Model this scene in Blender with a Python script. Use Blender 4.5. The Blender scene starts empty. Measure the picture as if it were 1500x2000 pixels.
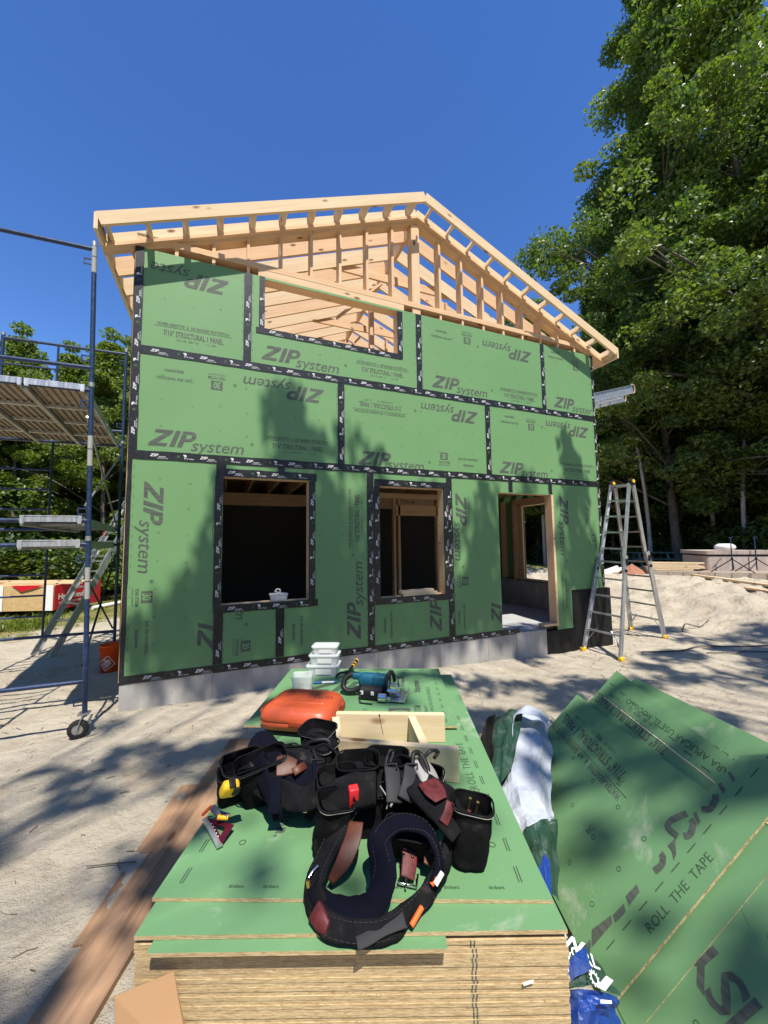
import bpy, bmesh, math, random
import numpy as np
from mathutils import Vector, Matrix
random.seed(7); rng = np.random.default_rng(7)
SC = bpy.context.scene; COL = SC.collection; R = math.radians
# ------------------------------------------------------------------ camera, sky, sun, exposure
cam_d = bpy.data.cameras.new('camera'); cam = bpy.data.objects.new('camera', cam_d); COL.objects.link(cam)
cam_d.sensor_fit = 'VERTICAL'; cam_d.sensor_height = 36.0; cam_d.lens = 755 / 2000 * 36
cam_d.clip_start = .02; cam_d.clip_end = 600
CR = Vector((0.923496, -0.383410, -0.012311)); CD = Vector((0.018973, 0.077705, -0.996796)); CF = Vector((0.383138, 0.920303, 0.079035))
cam.matrix_world = Matrix(((CR[0], -CD[0], -CF[0], 0.98476), (CR[1], -CD[1], -CF[1], -4.97063), (CR[2], -CD[2], -CF[2], 1.42210), (0, 0, 0, 1)))
SC.camera = cam
SUN = Vector((-.036, -.30, .540)).normalized()            # towards the sun, 61 degrees up
w = bpy.data.worlds.new('World'); SC.world = w; w.use_nodes = True
nt = w.node_tree; bg = nt.nodes['Background']; sky = nt.nodes.new('ShaderNodeTexSky'); sky.sky_type = 'NISHITA'
sky.sun_disc = False; sky.sun_elevation = math.asin(SUN.z); sky.sun_rotation = math.atan2(SUN.x, SUN.y) % (2 * math.pi)
sky.altitude = 200; sky.air_density = 1.0; sky.dust_density = .1; sky.ozone_density = 3.0
hs = nt.nodes.new('ShaderNodeHueSaturation'); hs.inputs['Saturation'].default_value = 1.25; hs.inputs['Hue'].default_value = .512; nt.links.new(sky.outputs[0], hs.inputs['Color']); nt.links.new(hs.outputs[0], bg.inputs[0]); bg.inputs[1].default_value = .15
sl = bpy.data.lights.new('sun', 'SUN'); sl.energy = 5.0; sl.angle = R(.53); sl.color = (1, .94, .83)
so = bpy.data.objects.new('sun', sl); COL.objects.link(so); so.rotation_euler = SUN.to_track_quat('Z', 'Y').to_euler(); so.location = (0, -20, 40)
SC.view_settings.view_transform = 'Standard'; SC.view_settings.look = 'None'; SC.view_settings.gamma = 1
SC.view_settings.exposure = 0.5
SC.cycles.max_bounces = 6; SC.cycles.transparent_max_bounces = 8; SC.cycles.use_denoising = True

# ------------------------------------------------------------------ materials
def mat(name, col=(.5, .5, .5), rough=.8, metal=0, spec=.3):
    m = bpy.data.materials.new(name); m.use_nodes = True; b = m.node_tree.nodes['Principled BSDF']
    b.inputs['Base Color'].default_value = (*col, 1); b.inputs['Roughness'].default_value = rough
    b.inputs['Metallic'].default_value = metal; b.inputs['Specular IOR Level'].default_value = spec
    return m
class NG:
    def __init__(s, m): s.m = m; s.t = m.node_tree; s.b = s.t.nodes['Principled BSDF']; s.co = s.t.nodes.new('ShaderNodeTexCoord')
    def n(s, typ, **k):
        x = s.t.nodes.new('ShaderNode' + typ)
        for a, v in k.items(): setattr(x, a, v)
        return x
    def link(s, a, b): s.t.links.new(a, b)
    def vec(s, scale=(1, 1, 1), space='Object', rnd=False):
        mp = s.n('Mapping'); mp.inputs['Scale'].default_value = scale; s.link(s.co.outputs[space], mp.inputs[0])
        if rnd:
            oi = s.n('ObjectInfo'); mu = s.n('Math', operation='MULTIPLY'); mu.inputs[1].default_value = 37.0
            s.link(oi.outputs['Random'], mu.inputs[0]); s.link(mu.outputs[0], mp.inputs['Location'])
        return mp.outputs[0]
    def noise(s, v, scale, det=3, rough=.5, dist=0):
        x = s.n('TexNoise'); x.inputs['Scale'].default_value = scale; x.inputs['Detail'].default_value = det
        x.inputs['Roughness'].default_value = rough; x.inputs['Distortion'].default_value = dist; s.link(v, x.inputs['Vector']); return x.outputs['Fac']
    def ramp(s, f, stops):
        x = s.n('ValToRGB'); e = x.color_ramp.elements
        while len(e) < len(stops): e.new(.5)
        for i, (p, c) in enumerate(stops):
            e[i].position = p; e[i].color = (*c, 1) if len(c) == 3 else c
        s.link(f, x.inputs[0]); return x.outputs[0]
    def mix(s, f, a, b, mode='MIX'):
        x = s.n('MixRGB', blend_type=mode)
        for i, v in ((0, f), (1, a), (2, b)):
            if hasattr(v, 'type') and hasattr(v, 'links'): s.link(v, x.inputs[i])
            elif i == 0: x.inputs[0].default_value = v
            else: x.inputs[i].default_value = (*v, 1)
        return x.outputs[0]
    def bump(s, h, st=.3, d=.01):
        x = s.n('Bump'); x.inputs['Strength'].default_value = st; x.inputs['Distance'].default_value = d
        s.link(h, x.inputs['Height']); s.link(x.outputs[0], s.b.inputs['Normal'])
    def color(s, c): s.link(c, s.b.inputs['Base Color'])
    def rough(s, f, a, b):
        x = s.n('MapRange'); x.inputs[3].default_value = a; x.inputs[4].default_value = b; s.link(f, x.inputs[0]); s.link(x.outputs[0], s.b.inputs['Roughness'])

def wood(name, light, dark, knot=(.16, .07, .025), rough=.75, gs=1.0):
    m = mat(name, light, rough); g = NG(m)
    v = g.vec((1.2 * gs, 22 * gs, 22 * gs), rnd=True); f1 = g.noise(v, 1.0, 4, .6, .6)
    v2 = g.vec((.9, 2.5, 2.5), rnd=True); f2 = g.noise(v2, 2.0, 2)
    c = g.ramp(f1, [(.3, dark), (.62, light)]); c = g.mix(.35, c, g.ramp(f2, [(.35, dark), (.7, light)]))
    vo = g.n('TexVoronoi'); vo.inputs['Scale'].default_value = 1.0; g.link(g.vec((2.6, 6, 6), rnd=True), vo.inputs['Vector'])
    k = g.ramp(vo.outputs['Distance'], [(.07, (1, 1, 1)), (.16, (0, 0, 0))])
    oi = g.n('ObjectInfo'); c = g.mix(g.ramp(oi.outputs['Random'], [(0, (0, 0, 0)), (1, (.55, .55, .55))]), c, (light[0] * .86, light[1] * .72, light[2] * .58)); fs_ = g.noise(g.vec((5, 9, 9), rnd=True), 1.6, 5, .7, .8); c = g.mix(g.ramp(fs_, [(.62, (0, 0, 0)), (.74, (.35, .35, .35))]), c, dark)
    c = g.mix(k, c, knot); g.color(c); g.bump(f1, .15, .004); return m
M = {}
M['pine'] = wood('pine', (.74, .55, .36), (.58, .38, .22))
M['pine2'] = wood('pine_pale', (.74, .62, .43), (.60, .45, .27), (.2, .1, .04))
M['oldwood'] = wood('weathered_board', (.42, .26, .155), (.15, .085, .05), (.1, .05, .03), .8)
M['greywood'] = wood('grey_wood', (.42, .36, .30), (.28, .23, .19), (.12, .09, .07), .9)

def green_mat(name, dusty):
    m = mat(name, (.2, .42, .17), .55, 0, .35); g = NG(m)
    f = g.noise(g.vec((1, 1, 1), rnd=True), 1.3, 3); f2 = g.noise(g.vec(), 60, 3, .7); f3 = g.noise(g.vec(), 9, 4, .6)
    c = g.mix(f, GR1[dusty], GR2[dusty]); c = g.mix(g.ramp(f2, [(.35, (0, 0, 0)), (.75, (.22, .22, .22))]), c, (.12, .26, .1))
    if dusty:
        d = g.noise(g.vec((1, 1.6, 1), rnd=True), 2.6, 6, .7, .4); d = g.ramp(d, [(.60, (0, 0, 0)), (.72, (.55, .55, .55))])
        c = g.mix(d, c, (.45, .46, .38))
    g.color(c); g.rough(f3, .42, .66); g.bump(f2, .12, .002); return m
GR1 = [(.13, .27, .11), (.11, .24, .11)]; GR2 = [(.165, .315, .137), (.155, .305, .142)]
M['green'] = green_mat('green_sheathing', 0); M['green2'] = green_mat('green_sheathing_dusty', 1)
m = M['osb'] = mat('osb_edge', (.36, .25, .13), .95); g = NG(m)
f = g.noise(g.vec((26, 26, 190), rnd=True), 1, 5, .75); f2 = g.noise(g.vec((75, 75, 200), rnd=True), 1, 4, .7)
c = g.ramp(f, [(.3, (.31, .21, .10)), (.5, (.50, .37, .20)), (.72, (.66, .53, .33))]); c = g.mix(g.ramp(f2, [(.30, (.8, .8, .8)), (.42, (0, 0, 0))]), c, (.2, .12, .06)); g.color(c); g.bump(f, .6, .004)
m = M['ink'] = mat('printed_ink', (.055, .06, .055), .6); g = NG(m)
f = g.noise(g.vec((1, 1, 30)), 2.2, 3, .6); g.color(g.ramp(f, [(.35, (.06, .075, .06)), (.7, (.12, .135, .11))]))
M['inkthin'] = mat('printed_ink_thin', (.05, .09, .05), .7)
m = M['tape'] = mat('black_flashing_tape', (.012, .012, .014), .38, 0, .5); g = NG(m); f = g.noise(g.vec((3, 3, 3)), 9, 4, .6); g.color(g.ramp(f, [(.4, (.010, .010, .012)), (.8, (.035, .034, .036))])); g.bump(f, .25, .004)
M['tapeprint'] = mat('tape_print', (.62, .63, .64), .6)
m = M['concrete'] = mat('concrete', (.4, .4, .38), .9); g = NG(m); f = g.noise(g.vec(), 1.8, 6, .65); f2 = g.noise(g.vec((6, 6, .8)), 1.5, 4)
c = g.ramp(f, [(.3, (.26, .25, .235)), (.7, (.50, .49, .46))]); c = g.mix(g.ramp(f2, [(.45, (0, 0, 0)), (.75, (.5, .5, .5))]), c, (.26, .245, .22)); g.color(c); g.bump(f, .4, .01)
m = M['damp'] = mat('damp_proofing', (.012, .012, .013), .6); g = NG(m); f = g.noise(g.vec(), 7, 5, .7); g.color(g.ramp(f, [(.4, (.006, .006, .007)), (.8, (.02, .019, .018))])); g.bump(f, .6, .01)
M['housewrap'] = mat('shade_toned_house_wrap', (.055, .055, .05), .8); M['slab'] = mat('floor_slab', (.42, .43, .44), .7)  # house wrap colour darkened to carry the shade of the rooms
m = M['blue'] = mat('blue_scaffold_paint', (.022, .05, .13), .38, 0, .5); g = NG(m); f = g.noise(g.vec((4, 4, 4)), 6, 4, .7)
g.color(g.ramp(f, [(.3, (.008, .018, .05)), (.6, (.018, .042, .11)), (.74, (.018, .042, .11)), (.78, (.28, .27, .26))])); g.rough(f, .25, .6)
m = M['alu'] = mat('brushed_aluminium', (.62, .63, .64), .38, .85, .5); g = NG(m); f = g.noise(g.vec((30, 3, 3)), 2, 4); g.rough(f, .28, .55); g.color(g.ramp(f, [(.3, (.50, .51, .52)), (.7, (.72, .73, .74))]))
M['steel'] = mat('galvanised_steel', (.45, .45, .44), .45, .8); M['chrome'] = mat('bright_steel', (.75, .75, .76), .2, 1)
M['dark'] = mat('dark_metal', (.02, .02, .024), .5, .3); M['rubber'] = mat('rubber', (.02, .019, .018), .8)
m = M['ply'] = mat('plank_underside', (.48, .40, .28), .85); g = NG(m); f = g.noise(g.vec((2, 12, 2)), 2, 3); g.color(g.ramp(f, [(.3, (.33, .27, .19)), (.7, (.56, .48, .36))]))
m = M['orange'] = mat('orange_plastic', (.62, .085, .02), .42, 0, .5); g = NG(m); f = g.noise(g.vec(), 260, 2); f2 = g.noise(g.vec(), 5, 4, .6); g.bump(f, .08, .001); g.color(g.ramp(f2, [(.3, (.42, .065, .022)), (.7, (.58, .10, .035))]))
M['bucket'] = mat('bucket_orange', (.80, .10, .015), .4); M['white'] = mat('white_paint', (.75, .75, .74), .6)
M['yellow'] = mat('yellow_plastic', (.85, .50, .02), .45); M['red'] = mat('red_plastic', (.62, .025, .03), .4); M['hiorange'] = mat('bright_orange', (.85, .13, .02), .45)
M['teal'] = mat('teal_plastic', (.008, .10, .16), .42, 0, .5); M['blackp'] = mat('black_plastic', (.013, .013, .014), .5)
m = M['fabric'] = mat('black_nylon', (.012, .011, .012), .92, 0, .08); g = NG(m); f = g.noise(g.vec(), 420, 2); f2 = g.noise(g.vec(), 14, 5, .65); g.bump(f, .5, .001); g.color(g.ramp(f2, [(.3, (.005, .005, .006)), (.6, (.011, .011, .012)), (.78, (.05, .044, .038))]))
m = M['navy'] = mat('navy_padding', (.005, .0055, .011), .95, 0, .05); g = NG(m); f = g.noise(g.vec(), 500, 2); g.bump(f, .4, .001)
m = M['leather'] = mat('brown_leather', (.16, .045, .018), .5, 0, .4); g = NG(m); f = g.noise(g.vec(), 22, 5, .6); g.color(g.ramp(f, [(.3, (.05, .015, .008)), (.75, (.13, .038, .017))])); g.bump(f, .3, .002)
m = M['maroon'] = mat('maroon_leather', (.08, .012, .014), .55); g = NG(m); f = g.noise(g.vec(), 40, 5, .6); g.color(g.ramp(f, [(.3, (.05, .008, .010)), (.75, (.16, .03, .03))])); g.bump(f, .3, .002)
M['piping'] = mat('grey_piping', (.30, .29, .27), .6); M['brass'] = mat('brass', (.65, .42, .12), .35, .9)
m = M['clear'] = mat('clear_plastic', (.80, .83, .83), .45, 0, .5); m.node_tree.nodes['Principled BSDF'].inputs['Alpha'].default_value = .45
M['card'] = mat('cardboard', (.42, .25, .13), .9); M['paper'] = mat('label_paper', (.62, .62, .60), .8)
m = M['wrapw'] = mat('wrap_white', (.45, .49, .55), .5, 0, .5); g = NG(m); f = g.noise(g.vec(), 7, 6, .7, .5); f2 = g.noise(g.vec(), 3, 5, .7); c = g.ramp(f2, [(.35, (.44, .49, .57)), (.60, (.42, .45, .50)), (.75, (.22, .20, .18))]); g.color(c); g.bump(f, .8, .02)
def wrapm(n, c):
    m = M[n] = mat(n, c, .35, 0, .5); g = NG(m); f = g.noise(g.vec(), 8, 6, .7, .6); g.bump(f, .8, .02); g.color(g.mix(g.ramp(f, [(.5, (0, 0, 0)), (.8, (.35, .35, .35))]), c, (.3, .33, .32)))
wrapm('wrapg', (.02, .06, .04)); wrapm('wrapb', (.01, .045, .25))
M['redwrap'] = mat('red_wrap', (.50, .012, .025), .35); M['silver'] = mat('silver_tarp', (.30, .31, .33), .5)
m = M['osbface'] = mat('osb_face', (.55, .38, .18), .85); g = NG(m); f = g.noise(g.vec((1, 1, 1)), 14, 5, .75, 1.5); g.color(g.ramp(f, [(.3, (.42, .27, .11)), (.7, (.66, .48, .25))]))
m = M['tub'] = mat('tub_cladding', (.42, .35, .31), .75); g = NG(m); f = g.noise(g.vec((3, 3, .6)), 3, 4); g.color(g.ramp(f, [(.3, (.34, .27, .24)), (.7, (.50, .43, .39))]))
def bark(n, a, b, sc=9):
    m = M[n] = mat(n, a, .95); g = NG(m); f = g.noise(g.vec((sc, sc, sc * .3)), 1.2, 5, .7); g.color(g.ramp(f, [(.32, a), (.68, b)])); g.bump(f, .8, .03)
bark('bark', (.07, .058, .045), (.22, .19, .155)); bark('birch', (.34, .31, .27), (.66, .62, .56), 5)
def leafm(n, c1, c2, tr=.35):
    m = M[n] = bpy.data.materials.new(n); m.use_nodes = True; t = m.node_tree; b = t.nodes['Principled BSDF']; g = NG(m)
    f = g.noise(g.vec(), .55, 3, .6); f2 = g.noise(g.vec(), 9, 2, .7); ff = g.n('Math', operation='ADD'); g.link(f, ff.inputs[0]); g.link(f2, ff.inputs[1])
    c = g.ramp(ff.outputs[0], [(.72 / 2 * 1, c1), (.62, c2)]) if False else g.mix(g.ramp(f2, [(.35, (0, 0, 0)), (.65, (1, 1, 1))]), c1, c2)
    g.color(c); b.inputs['Roughness'].default_value = .42; b.inputs['Specular IOR Level'].default_value = .45
    tl = g.n('BsdfTranslucent'); mx = g.n('MixShader'); mx.inputs[0].default_value = tr
    tc = g.mix(1.0, c, (1.5, 1.7, .5), 'MULTIPLY'); g.link(tc, tl.inputs[0]); g.link(b.outputs[0], mx.inputs[1]); g.link(tl.outputs[0], mx.inputs[2])
    g.link(mx.outputs[0], t.nodes['Material Output'].inputs[0])
leafm('leafA', (.10, .155, .035), (.20, .25, .05)); leafm('leafB', (.075, .13, .038), (.145, .205, .055)); leafm('leafC', (.12, .175, .025), (.20, .245, .04), .45)
leafm('leafD', (.03, .065, .02), (.06, .10, .03), .25)

# ------------------------------------------------------------------ mesh helpers
def V(*a): return Vector(a)
class MB:
    def __init__(s): s.v = []; s.f = []; s.mi = []; s.sm = []
    def add(s, vs, fs, mi=0, sm=False):
        o = len(s.v); s.v += [tuple(p) for p in vs]; s.f += [tuple(i + o for i in f) for f in fs]
        s.mi += [mi] * len(fs) if isinstance(mi, int) else list(mi); s.sm += [sm] * len(fs)
    def box(s, c, d, rot=None, mi=0, bev=0):
        a, b, e = [x / 2 for x in d]; c = Vector(c)
        if bev:
            vs = []; fs = []
            bm = bmesh.new(); bmesh.ops.create_cube(bm, size=1)
            for v in bm.verts: v.co = Vector((v.co.x * d[0], v.co.y * d[1], v.co.z * d[2]))
            bmesh.ops.bevel(bm, geom=bm.edges[:], offset=bev, segments=2, affect='EDGES', profile=.6)
            bm.verts.index_update()
            vs = [v.co.copy() for v in bm.verts]; fs = [[v.index for v in f.verts] for f in bm.faces]; bm.free()
        else:
            vs = [Vector((x, y, z)) for z in (-e, e) for y in (-b, b) for x in (-a, a)]
            fs = [(0, 2, 3, 1), (4, 5, 7, 6), (0, 1, 5, 4), (2, 6, 7, 3), (0, 4, 6, 2), (1, 3, 7, 5)]
        if rot is not None: vs = [rot @ v for v in vs]
        s.add([v + c for v in vs], fs, mi, bool(bev)); return s
    def tube(s, pts, r, n=8, mi=0, caps=True, sm=True):
        pts = [Vector(p) for p in pts]; rs = r if isinstance(r, (list, tuple)) else [r] * len(pts)
        vs = []; up = None
        for i, p in enumerate(pts):
            t = (pts[min(i + 1, len(pts) - 1)] - pts[max(i - 1, 0)]).normalized()
            if up is None: up = t.orthogonal().normalized()
            up = (up - t * up.dot(t)).normalized(); q = t.cross(up)
            for k in range(n):
                a = 2 * math.pi * k / n; vs.append(p + (up * math.cos(a) + q * math.sin(a)) * rs[i])
        fs = [(i * n + k, i * n + (k + 1) % n, (i + 1) * n + (k + 1) % n, (i + 1) * n + k) for i in range(len(pts) - 1) for k in range(n)]
        s.add(vs, fs, mi, sm)
        if caps: s.add(vs[:n][::-1], [tuple(range(n))], mi); s.add(vs[-n:], [tuple(range(n))], mi)
        return s
    def beam(s, p, q, w, h, up=(0, 0, 1), mi=0):
        p = Vector(p); q = Vector(q); t = (q - p); L = t.length; t /= L; up = Vector(up); y = up.cross(t)
        if y.length < 1e-4: y = Vector((1, 0, 0)).cross(t)
        y.normalize(); z = t.cross(y)
        s.box((p + q) / 2, (L, w, h), Matrix((t, y, z)).transposed(), mi); return s
    def strap(s, pts, w, th, nrm, mi=0, sub=6):
        P = crom([Vector(p) for p in pts], sub); N = crom([Vector(n) for n in nrm], sub) if len(nrm) == len(pts) else [Vector(nrm[0])] * len(P)
        W = [w] * len(P) if not isinstance(w, (list, tuple)) else [x[0] for x in crom([Vector((a, 0, 0)) for a in w], sub)]
        vs = []; n = 8
        for i, p in enumerate(P):
            t = (P[min(i + 1, len(P) - 1)] - P[max(i - 1, 0)]).normalized(); nn = (N[i] - t * N[i].dot(t)).normalized(); b = t.cross(nn); a = W[i] / 2; h = th / 2
            for (x, y) in ((-a, -h * .4), (-a, h * .4), (-a * .86, h), (a * .86, h), (a, h * .4), (a, -h * .4), (a * .86, -h), (-a * .86, -h)): vs.append(p + b * x + nn * y)
        fs = [(i * n + k, i * n + (k + 1) % n, (i + 1) * n + (k + 1) % n, (i + 1) * n + k) for i in range(len(P) - 1) for k in range(n)]
        fs += [tuple(range(n))[::-1], tuple(range((len(P) - 1) * n, len(P) * n))]
        s.add(vs, fs, mi, True); return s
    def prism(s, poly, h, fr, mi=0, smi=None):
        n = len(poly); vs = [fr(a, b, 0) for a, b in poly] + [fr(a, b, h) for a, b in poly]
        s.add(vs, [tuple(range(n))[::-1], tuple(range(n, 2 * n))], mi); s.add(vs, [(i, (i + 1) % n, n + (i + 1) % n, n + i) for i in range(n)], mi if smi is None else smi); return s
    def flat(s, poly, fr, lift=0, mi=0):
        s.add([fr(a, b, lift) for a, b in poly], [tuple(range(len(poly)))], mi); return s
    def geom(s, g, fr, lift=0, mi=0):
        s.add([fr(a, b, lift) for a, b in g[0]], g[1], mi); return s
    def build(s, name, mats, parent=None, mw=None, recalc=False):
        me = bpy.data.meshes.new(name); me.from_pydata(s.v, [], s.f)
        if isinstance(mats, str): mats = [mats]
        for k in mats: me.materials.append(M[k])
        me.polygons.foreach_set('material_index', s.mi); me.polygons.foreach_set('use_smooth', s.sm)
        if recalc:
            bm = bmesh.new(); bm.from_mesh(me); bmesh.ops.recalc_face_normals(bm, faces=bm.faces[:]); bm.to_mesh(me); bm.free()
        me.update(); o = bpy.data.objects.new(name, me); COL.objects.link(o)
        if mw is not None: o.matrix_world = mw
        if parent is not None: o.parent = parent
        return o
def crom(P, sub):
    if len(P) < 3: return P
    out = []
    for i in range(len(P) - 1):
        a, b, c, d = P[max(i - 1, 0)], P[i], P[i + 1], P[min(i + 2, len(P) - 1)]
        for k in range(sub):
            t = k / sub; out.append(.5 * ((2 * b) + (c - a) * t + (2 * a - 5 * b + 4 * c - d) * t * t + (3 * b - a - 3 * c + d) * t ** 3))
    out.append(P[-1]); return out
def tag(o, label=None, cat=None, group=None, kind=None):
    if label: o['label'] = label
    if cat: o['category'] = cat
    if group: o['group'] = group
    if kind: o['kind'] = kind
    return o
def thing(name, label, cat, group=None, loc=(0, 0, 0), rz=0):
    o = bpy.data.objects.new(name, None); COL.objects.link(o); o.location = loc; o.rotation_euler = (0, 0, rz); o.empty_display_size = .1; bpy.context.view_layer.update()
    return tag(o, label, cat, group)
def frame(o, X, Y):
    o = Vector(o); X = Vector(X).normalized(); Y = Vector(Y); Y = (Y - X * Y.dot(X)).normalized(); N = X.cross(Y)
    f = lambda a, b, c=0: o + X * a + Y * b + N * c
    f.o, f.X, f.Y, f.N = o, X, Y, N; return f
def sub(fr, a, b, rot=0, lift=0):
    c, s = math.cos(R(rot)), math.sin(R(rot)); return frame(fr(a, b, lift), fr.X * c + fr.Y * s, fr.Y * c - fr.X * s)
def beam_obj(name, p, q, w, h, m, parent, up=(0, 0, 1)):
    """a board with its own frame, local X along its length"""
    p = Vector(p); q = Vector(q); t = q - p; L = t.length; t = t / L; y = Vector(up).cross(t).normalized(); z = t.cross(y)
    b = MB().box((0, 0, 0), (L, w, h)); mw = Matrix.Translation((p + q) / 2) @ Matrix((t, y, z)).transposed().to_4x4()
    o = b.build(name, m); o.matrix_world = mw
    if parent is not None: o.parent = parent; o.matrix_parent_inverse = parent.matrix_world.inverted()
    return o
_tc = {}
def text(s, size=1., bold=0., shear=0., sp=1., align='LEFT', sx=1.):
    k = (s, bold, shear, sp)
    if k not in _tc:
        c = bpy.data.curves.new('t', 'FONT'); c.body = s; c.offset = bold; c.shear = shear; c.space_character = sp; c.resolution_u = 2; c.size = 1
        o = bpy.data.objects.new('t', c); me = o.to_mesh()
        vs = [(v.co.x, v.co.y) for v in me.vertices]; fs = [tuple(p.vertices) for p in me.polygons]
        o.to_mesh_clear(); bpy.data.objects.remove(o); bpy.data.curves.remove(c)
        _tc[k] = (vs, fs, max([v[0] for v in vs] or [0]))
    vs, fs, wd = _tc[k]; off = {'LEFT': 0, 'CENTER': -wd / 2}[align]
    return [((x + off) * size * sx, y * size) for x, y in vs], fs

# printed marks of the sheathing ---------------------------------------------------
def zip_geom(H):
    sh = .34; P = []
    P.append([(0, 1), (1.02, 1), (1.02, .80), (.40, .20), (.98, .20), (.98, 0), (-.06, 0), (-.06, .20), (.58, .80), (0, .80)])
    P.append([(1.16, 0), (1.46, 0), (1.46, 1), (1.16, 1)]); P.append([(1.60, 0), (1.90, 0), (1.90, 1), (1.60, 1)])
    arc = [(2.12 + .38 * math.cos(a), .68 + .32 * math.sin(a)) for a in [math.pi / 2 - k * math.pi / 8 for k in range(9)]]
    inn = [(2.10 + .13 * math.cos(a), .68 + .12 * math.sin(a)) for a in [math.pi / 2 - k * math.pi / 8 for k in range(9)]]
    vs = []; fs = []
    for p in P: o = len(vs); vs += p; fs.append(tuple(range(o, o + len(p))))
    o = len(vs); vs += [(1.902, 1)] + arc + [(1.902, .36)]; vs += [(1.902, .80)] + inn + [(1.902, .56)]; n = 11
    fs += [(o + i, o + n + i, o + n + i + 1, o + i + 1) for i in range(n - 1)]
    return [((x * .9 + sh * y) * H * .97, y * H * .97) for x, y in vs], fs
def logo(mb, fr, H=.2, mi=0, part='all'):
    """the two-part logotype, origin at the foot of the first letter"""
    if part in ('all', 'zip'): mb.geom(zip_geom(H), fr, .0015, mi)
    if part in ('all', 'sys'):
        mb.geom(text('system', H * 1.02, .004, .22, .97, 'LEFT', 1.07), sub(fr, H * 2.08, -H * .16), .0016, mi)
        mb.geom(text('®', H * .28, 0, 0), sub(fr, H * 5.42, H * .42), .0017, mi)
def pr716(mb, fr, s=1., mi=0):
    mb.geom(text('WATER-RESISTIVE  &  AIR BARRIER PROTECTION', .052 * s, .022, 0, 1.12, 'CENTER', .62), sub(fr, 0, .085 * s), .0015, mi)
    mb.flat([(-.42 * s, .07 * s), (.42 * s, .07 * s), (.42 * s, .074 * s), (-.42 * s, .074 * s)], fr, .0015, mi)
    mb.geom(text('7/16" STRUCTURAL 1 PANEL', .092 * s, .028, 0, 1.08, 'CENTER', .52), sub(fr, 0, -.03 * s), .0015, mi)
    mb.geom(text('12-01-05  0829  32        1 2 1 099', .035 * s, 0, 0, 1, 'CENTER', .9), sub(fr, .02, -.08 * s), .0015, mi)
def pr30(mb, fr, s=1., mi=0, gi=1):
    mb.flat([(-.065 * s, -.0), (.065 * s, 0), (.065 * s, .11 * s), (-.065 * s, .11 * s)], fr, .0015, mi)
    mb.geom(text('30', .115 * s, .03, 0, .9, 'CENTER', .72), sub(fr, -.004 * s, .014 * s), .0024, gi)
    mb.geom(text('YEAR SYSTEM', .048 * s, .02, 0, 1.1, 'CENTER', .62), sub(fr, 0, -.055 * s), .0015, mi)
    mb.geom(text('LIMITED WARRANTY', .026 * s, 0, 0, 1.1, 'CENTER', .75), sub(fr, 0, -.09 * s), .0015, mi)
def prjoin(mb, fr, s=1., mi=0):
    mb.geom(text('Join the revolution.', .062 * s, .018, 0, 1.05, 'CENTER', .72), sub(fr, 0, .03 * s), .0015, mi)
    mb.geom(text('#zipsystem', .058 * s, .018, 0, 1.05, 'CENTER', .72), sub(fr, 0, -.065 * s), .0015, mi)
def nailring(mb, fr, a, b, mi, r=.011, sq=False):
    n = 4 if sq else 8; ro = math.pi / 4 if sq else 0; vs = []
    for q in (r, r * .72): vs += [fr(a + q * math.cos(2 * math.pi * k / n + ro), b + q * math.sin(2 * math.pi * k / n + ro), .0013) for k in range(n)]
    mb.add(vs, [(k, (k + 1) % n, n + (k + 1) % n, n + k) for k in range(n)], mi)
# ================================================================== THE HOUSE UNDER CONSTRUCTION
FT = .3048; WID = 7.315; DEP = 7.35
house = thing('house', 'unfinished house with green sheathed gable wall, black seam tape and open rafters', 'house')
WF = frame((0, 0, 0), (1, 0, 0), (0, 0, 1))
OPEN = [(.975, .715, 2.0, 2.235), (2.99, .665, 4.01, 2.212), (5.03, -.2, 6.17, 2.2), (1.42, 4.18, 3.31, 4.845)]
def sheet_with_holes(mb, x0, z0, x1, z1, holes, th=.0115):
    xs = sorted({x0, x1, *[min(max(v, x0), x1) for h in holes for v in (h[0], h[2])]}); zs = sorted({z0, z1, *[min(max(v, z0), z1) for h in holes for v in (h[1], h[3])]})
    keep = lambda i, j: 0 <= i < len(xs) - 1 and 0 <= j < len(zs) - 1 and not any(h[0] < (xs[i] + xs[i + 1]) / 2 < h[2] and h[1] < (zs[j] + zs[j + 1]) / 2 < h[3] for h in holes)
    for i in range(len(xs) - 1):
        for j in range(len(zs) - 1):
            if not keep(i, j): continue
            a, b, c, d = xs[i], xs[i + 1], zs[j], zs[j + 1]
            mb.add([(a, 0, c), (b, 0, c), (b, 0, d), (a, 0, d)], [(0, 1, 2, 3)], 0); mb.add([(a, th, c), (b, th, c), (b, th, d), (a, th, d)], [(3, 2, 1, 0)], 2)
            for (di, dj, p, q) in ((-1, 0, (a, d), (a, c)), (1, 0, (b, c), (b, d)), (0, -1, (a, c), (b, c)), (0, 1, (b, d), (a, d))):
                if not keep(i + di, j + dj): mb.add([(p[0], 0, p[1]), (p[0], th, p[1]), (q[0], th, q[1]), (q[0], 0, q[1])], [(0, 1, 2, 3)], 2)
def inpanel(x, z, p, holes): return p[0] + .05 < x < p[2] - .05 and p[1] + .05 < z < p[3] - .05 and not any(h[0] - .06 < x < h[2] + .06 and h[1] - .06 < z < h[3] + .06 for h in holes)
A, B_, C_, D_ = 'logo', 'p716', 'p30', 'join'
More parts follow.
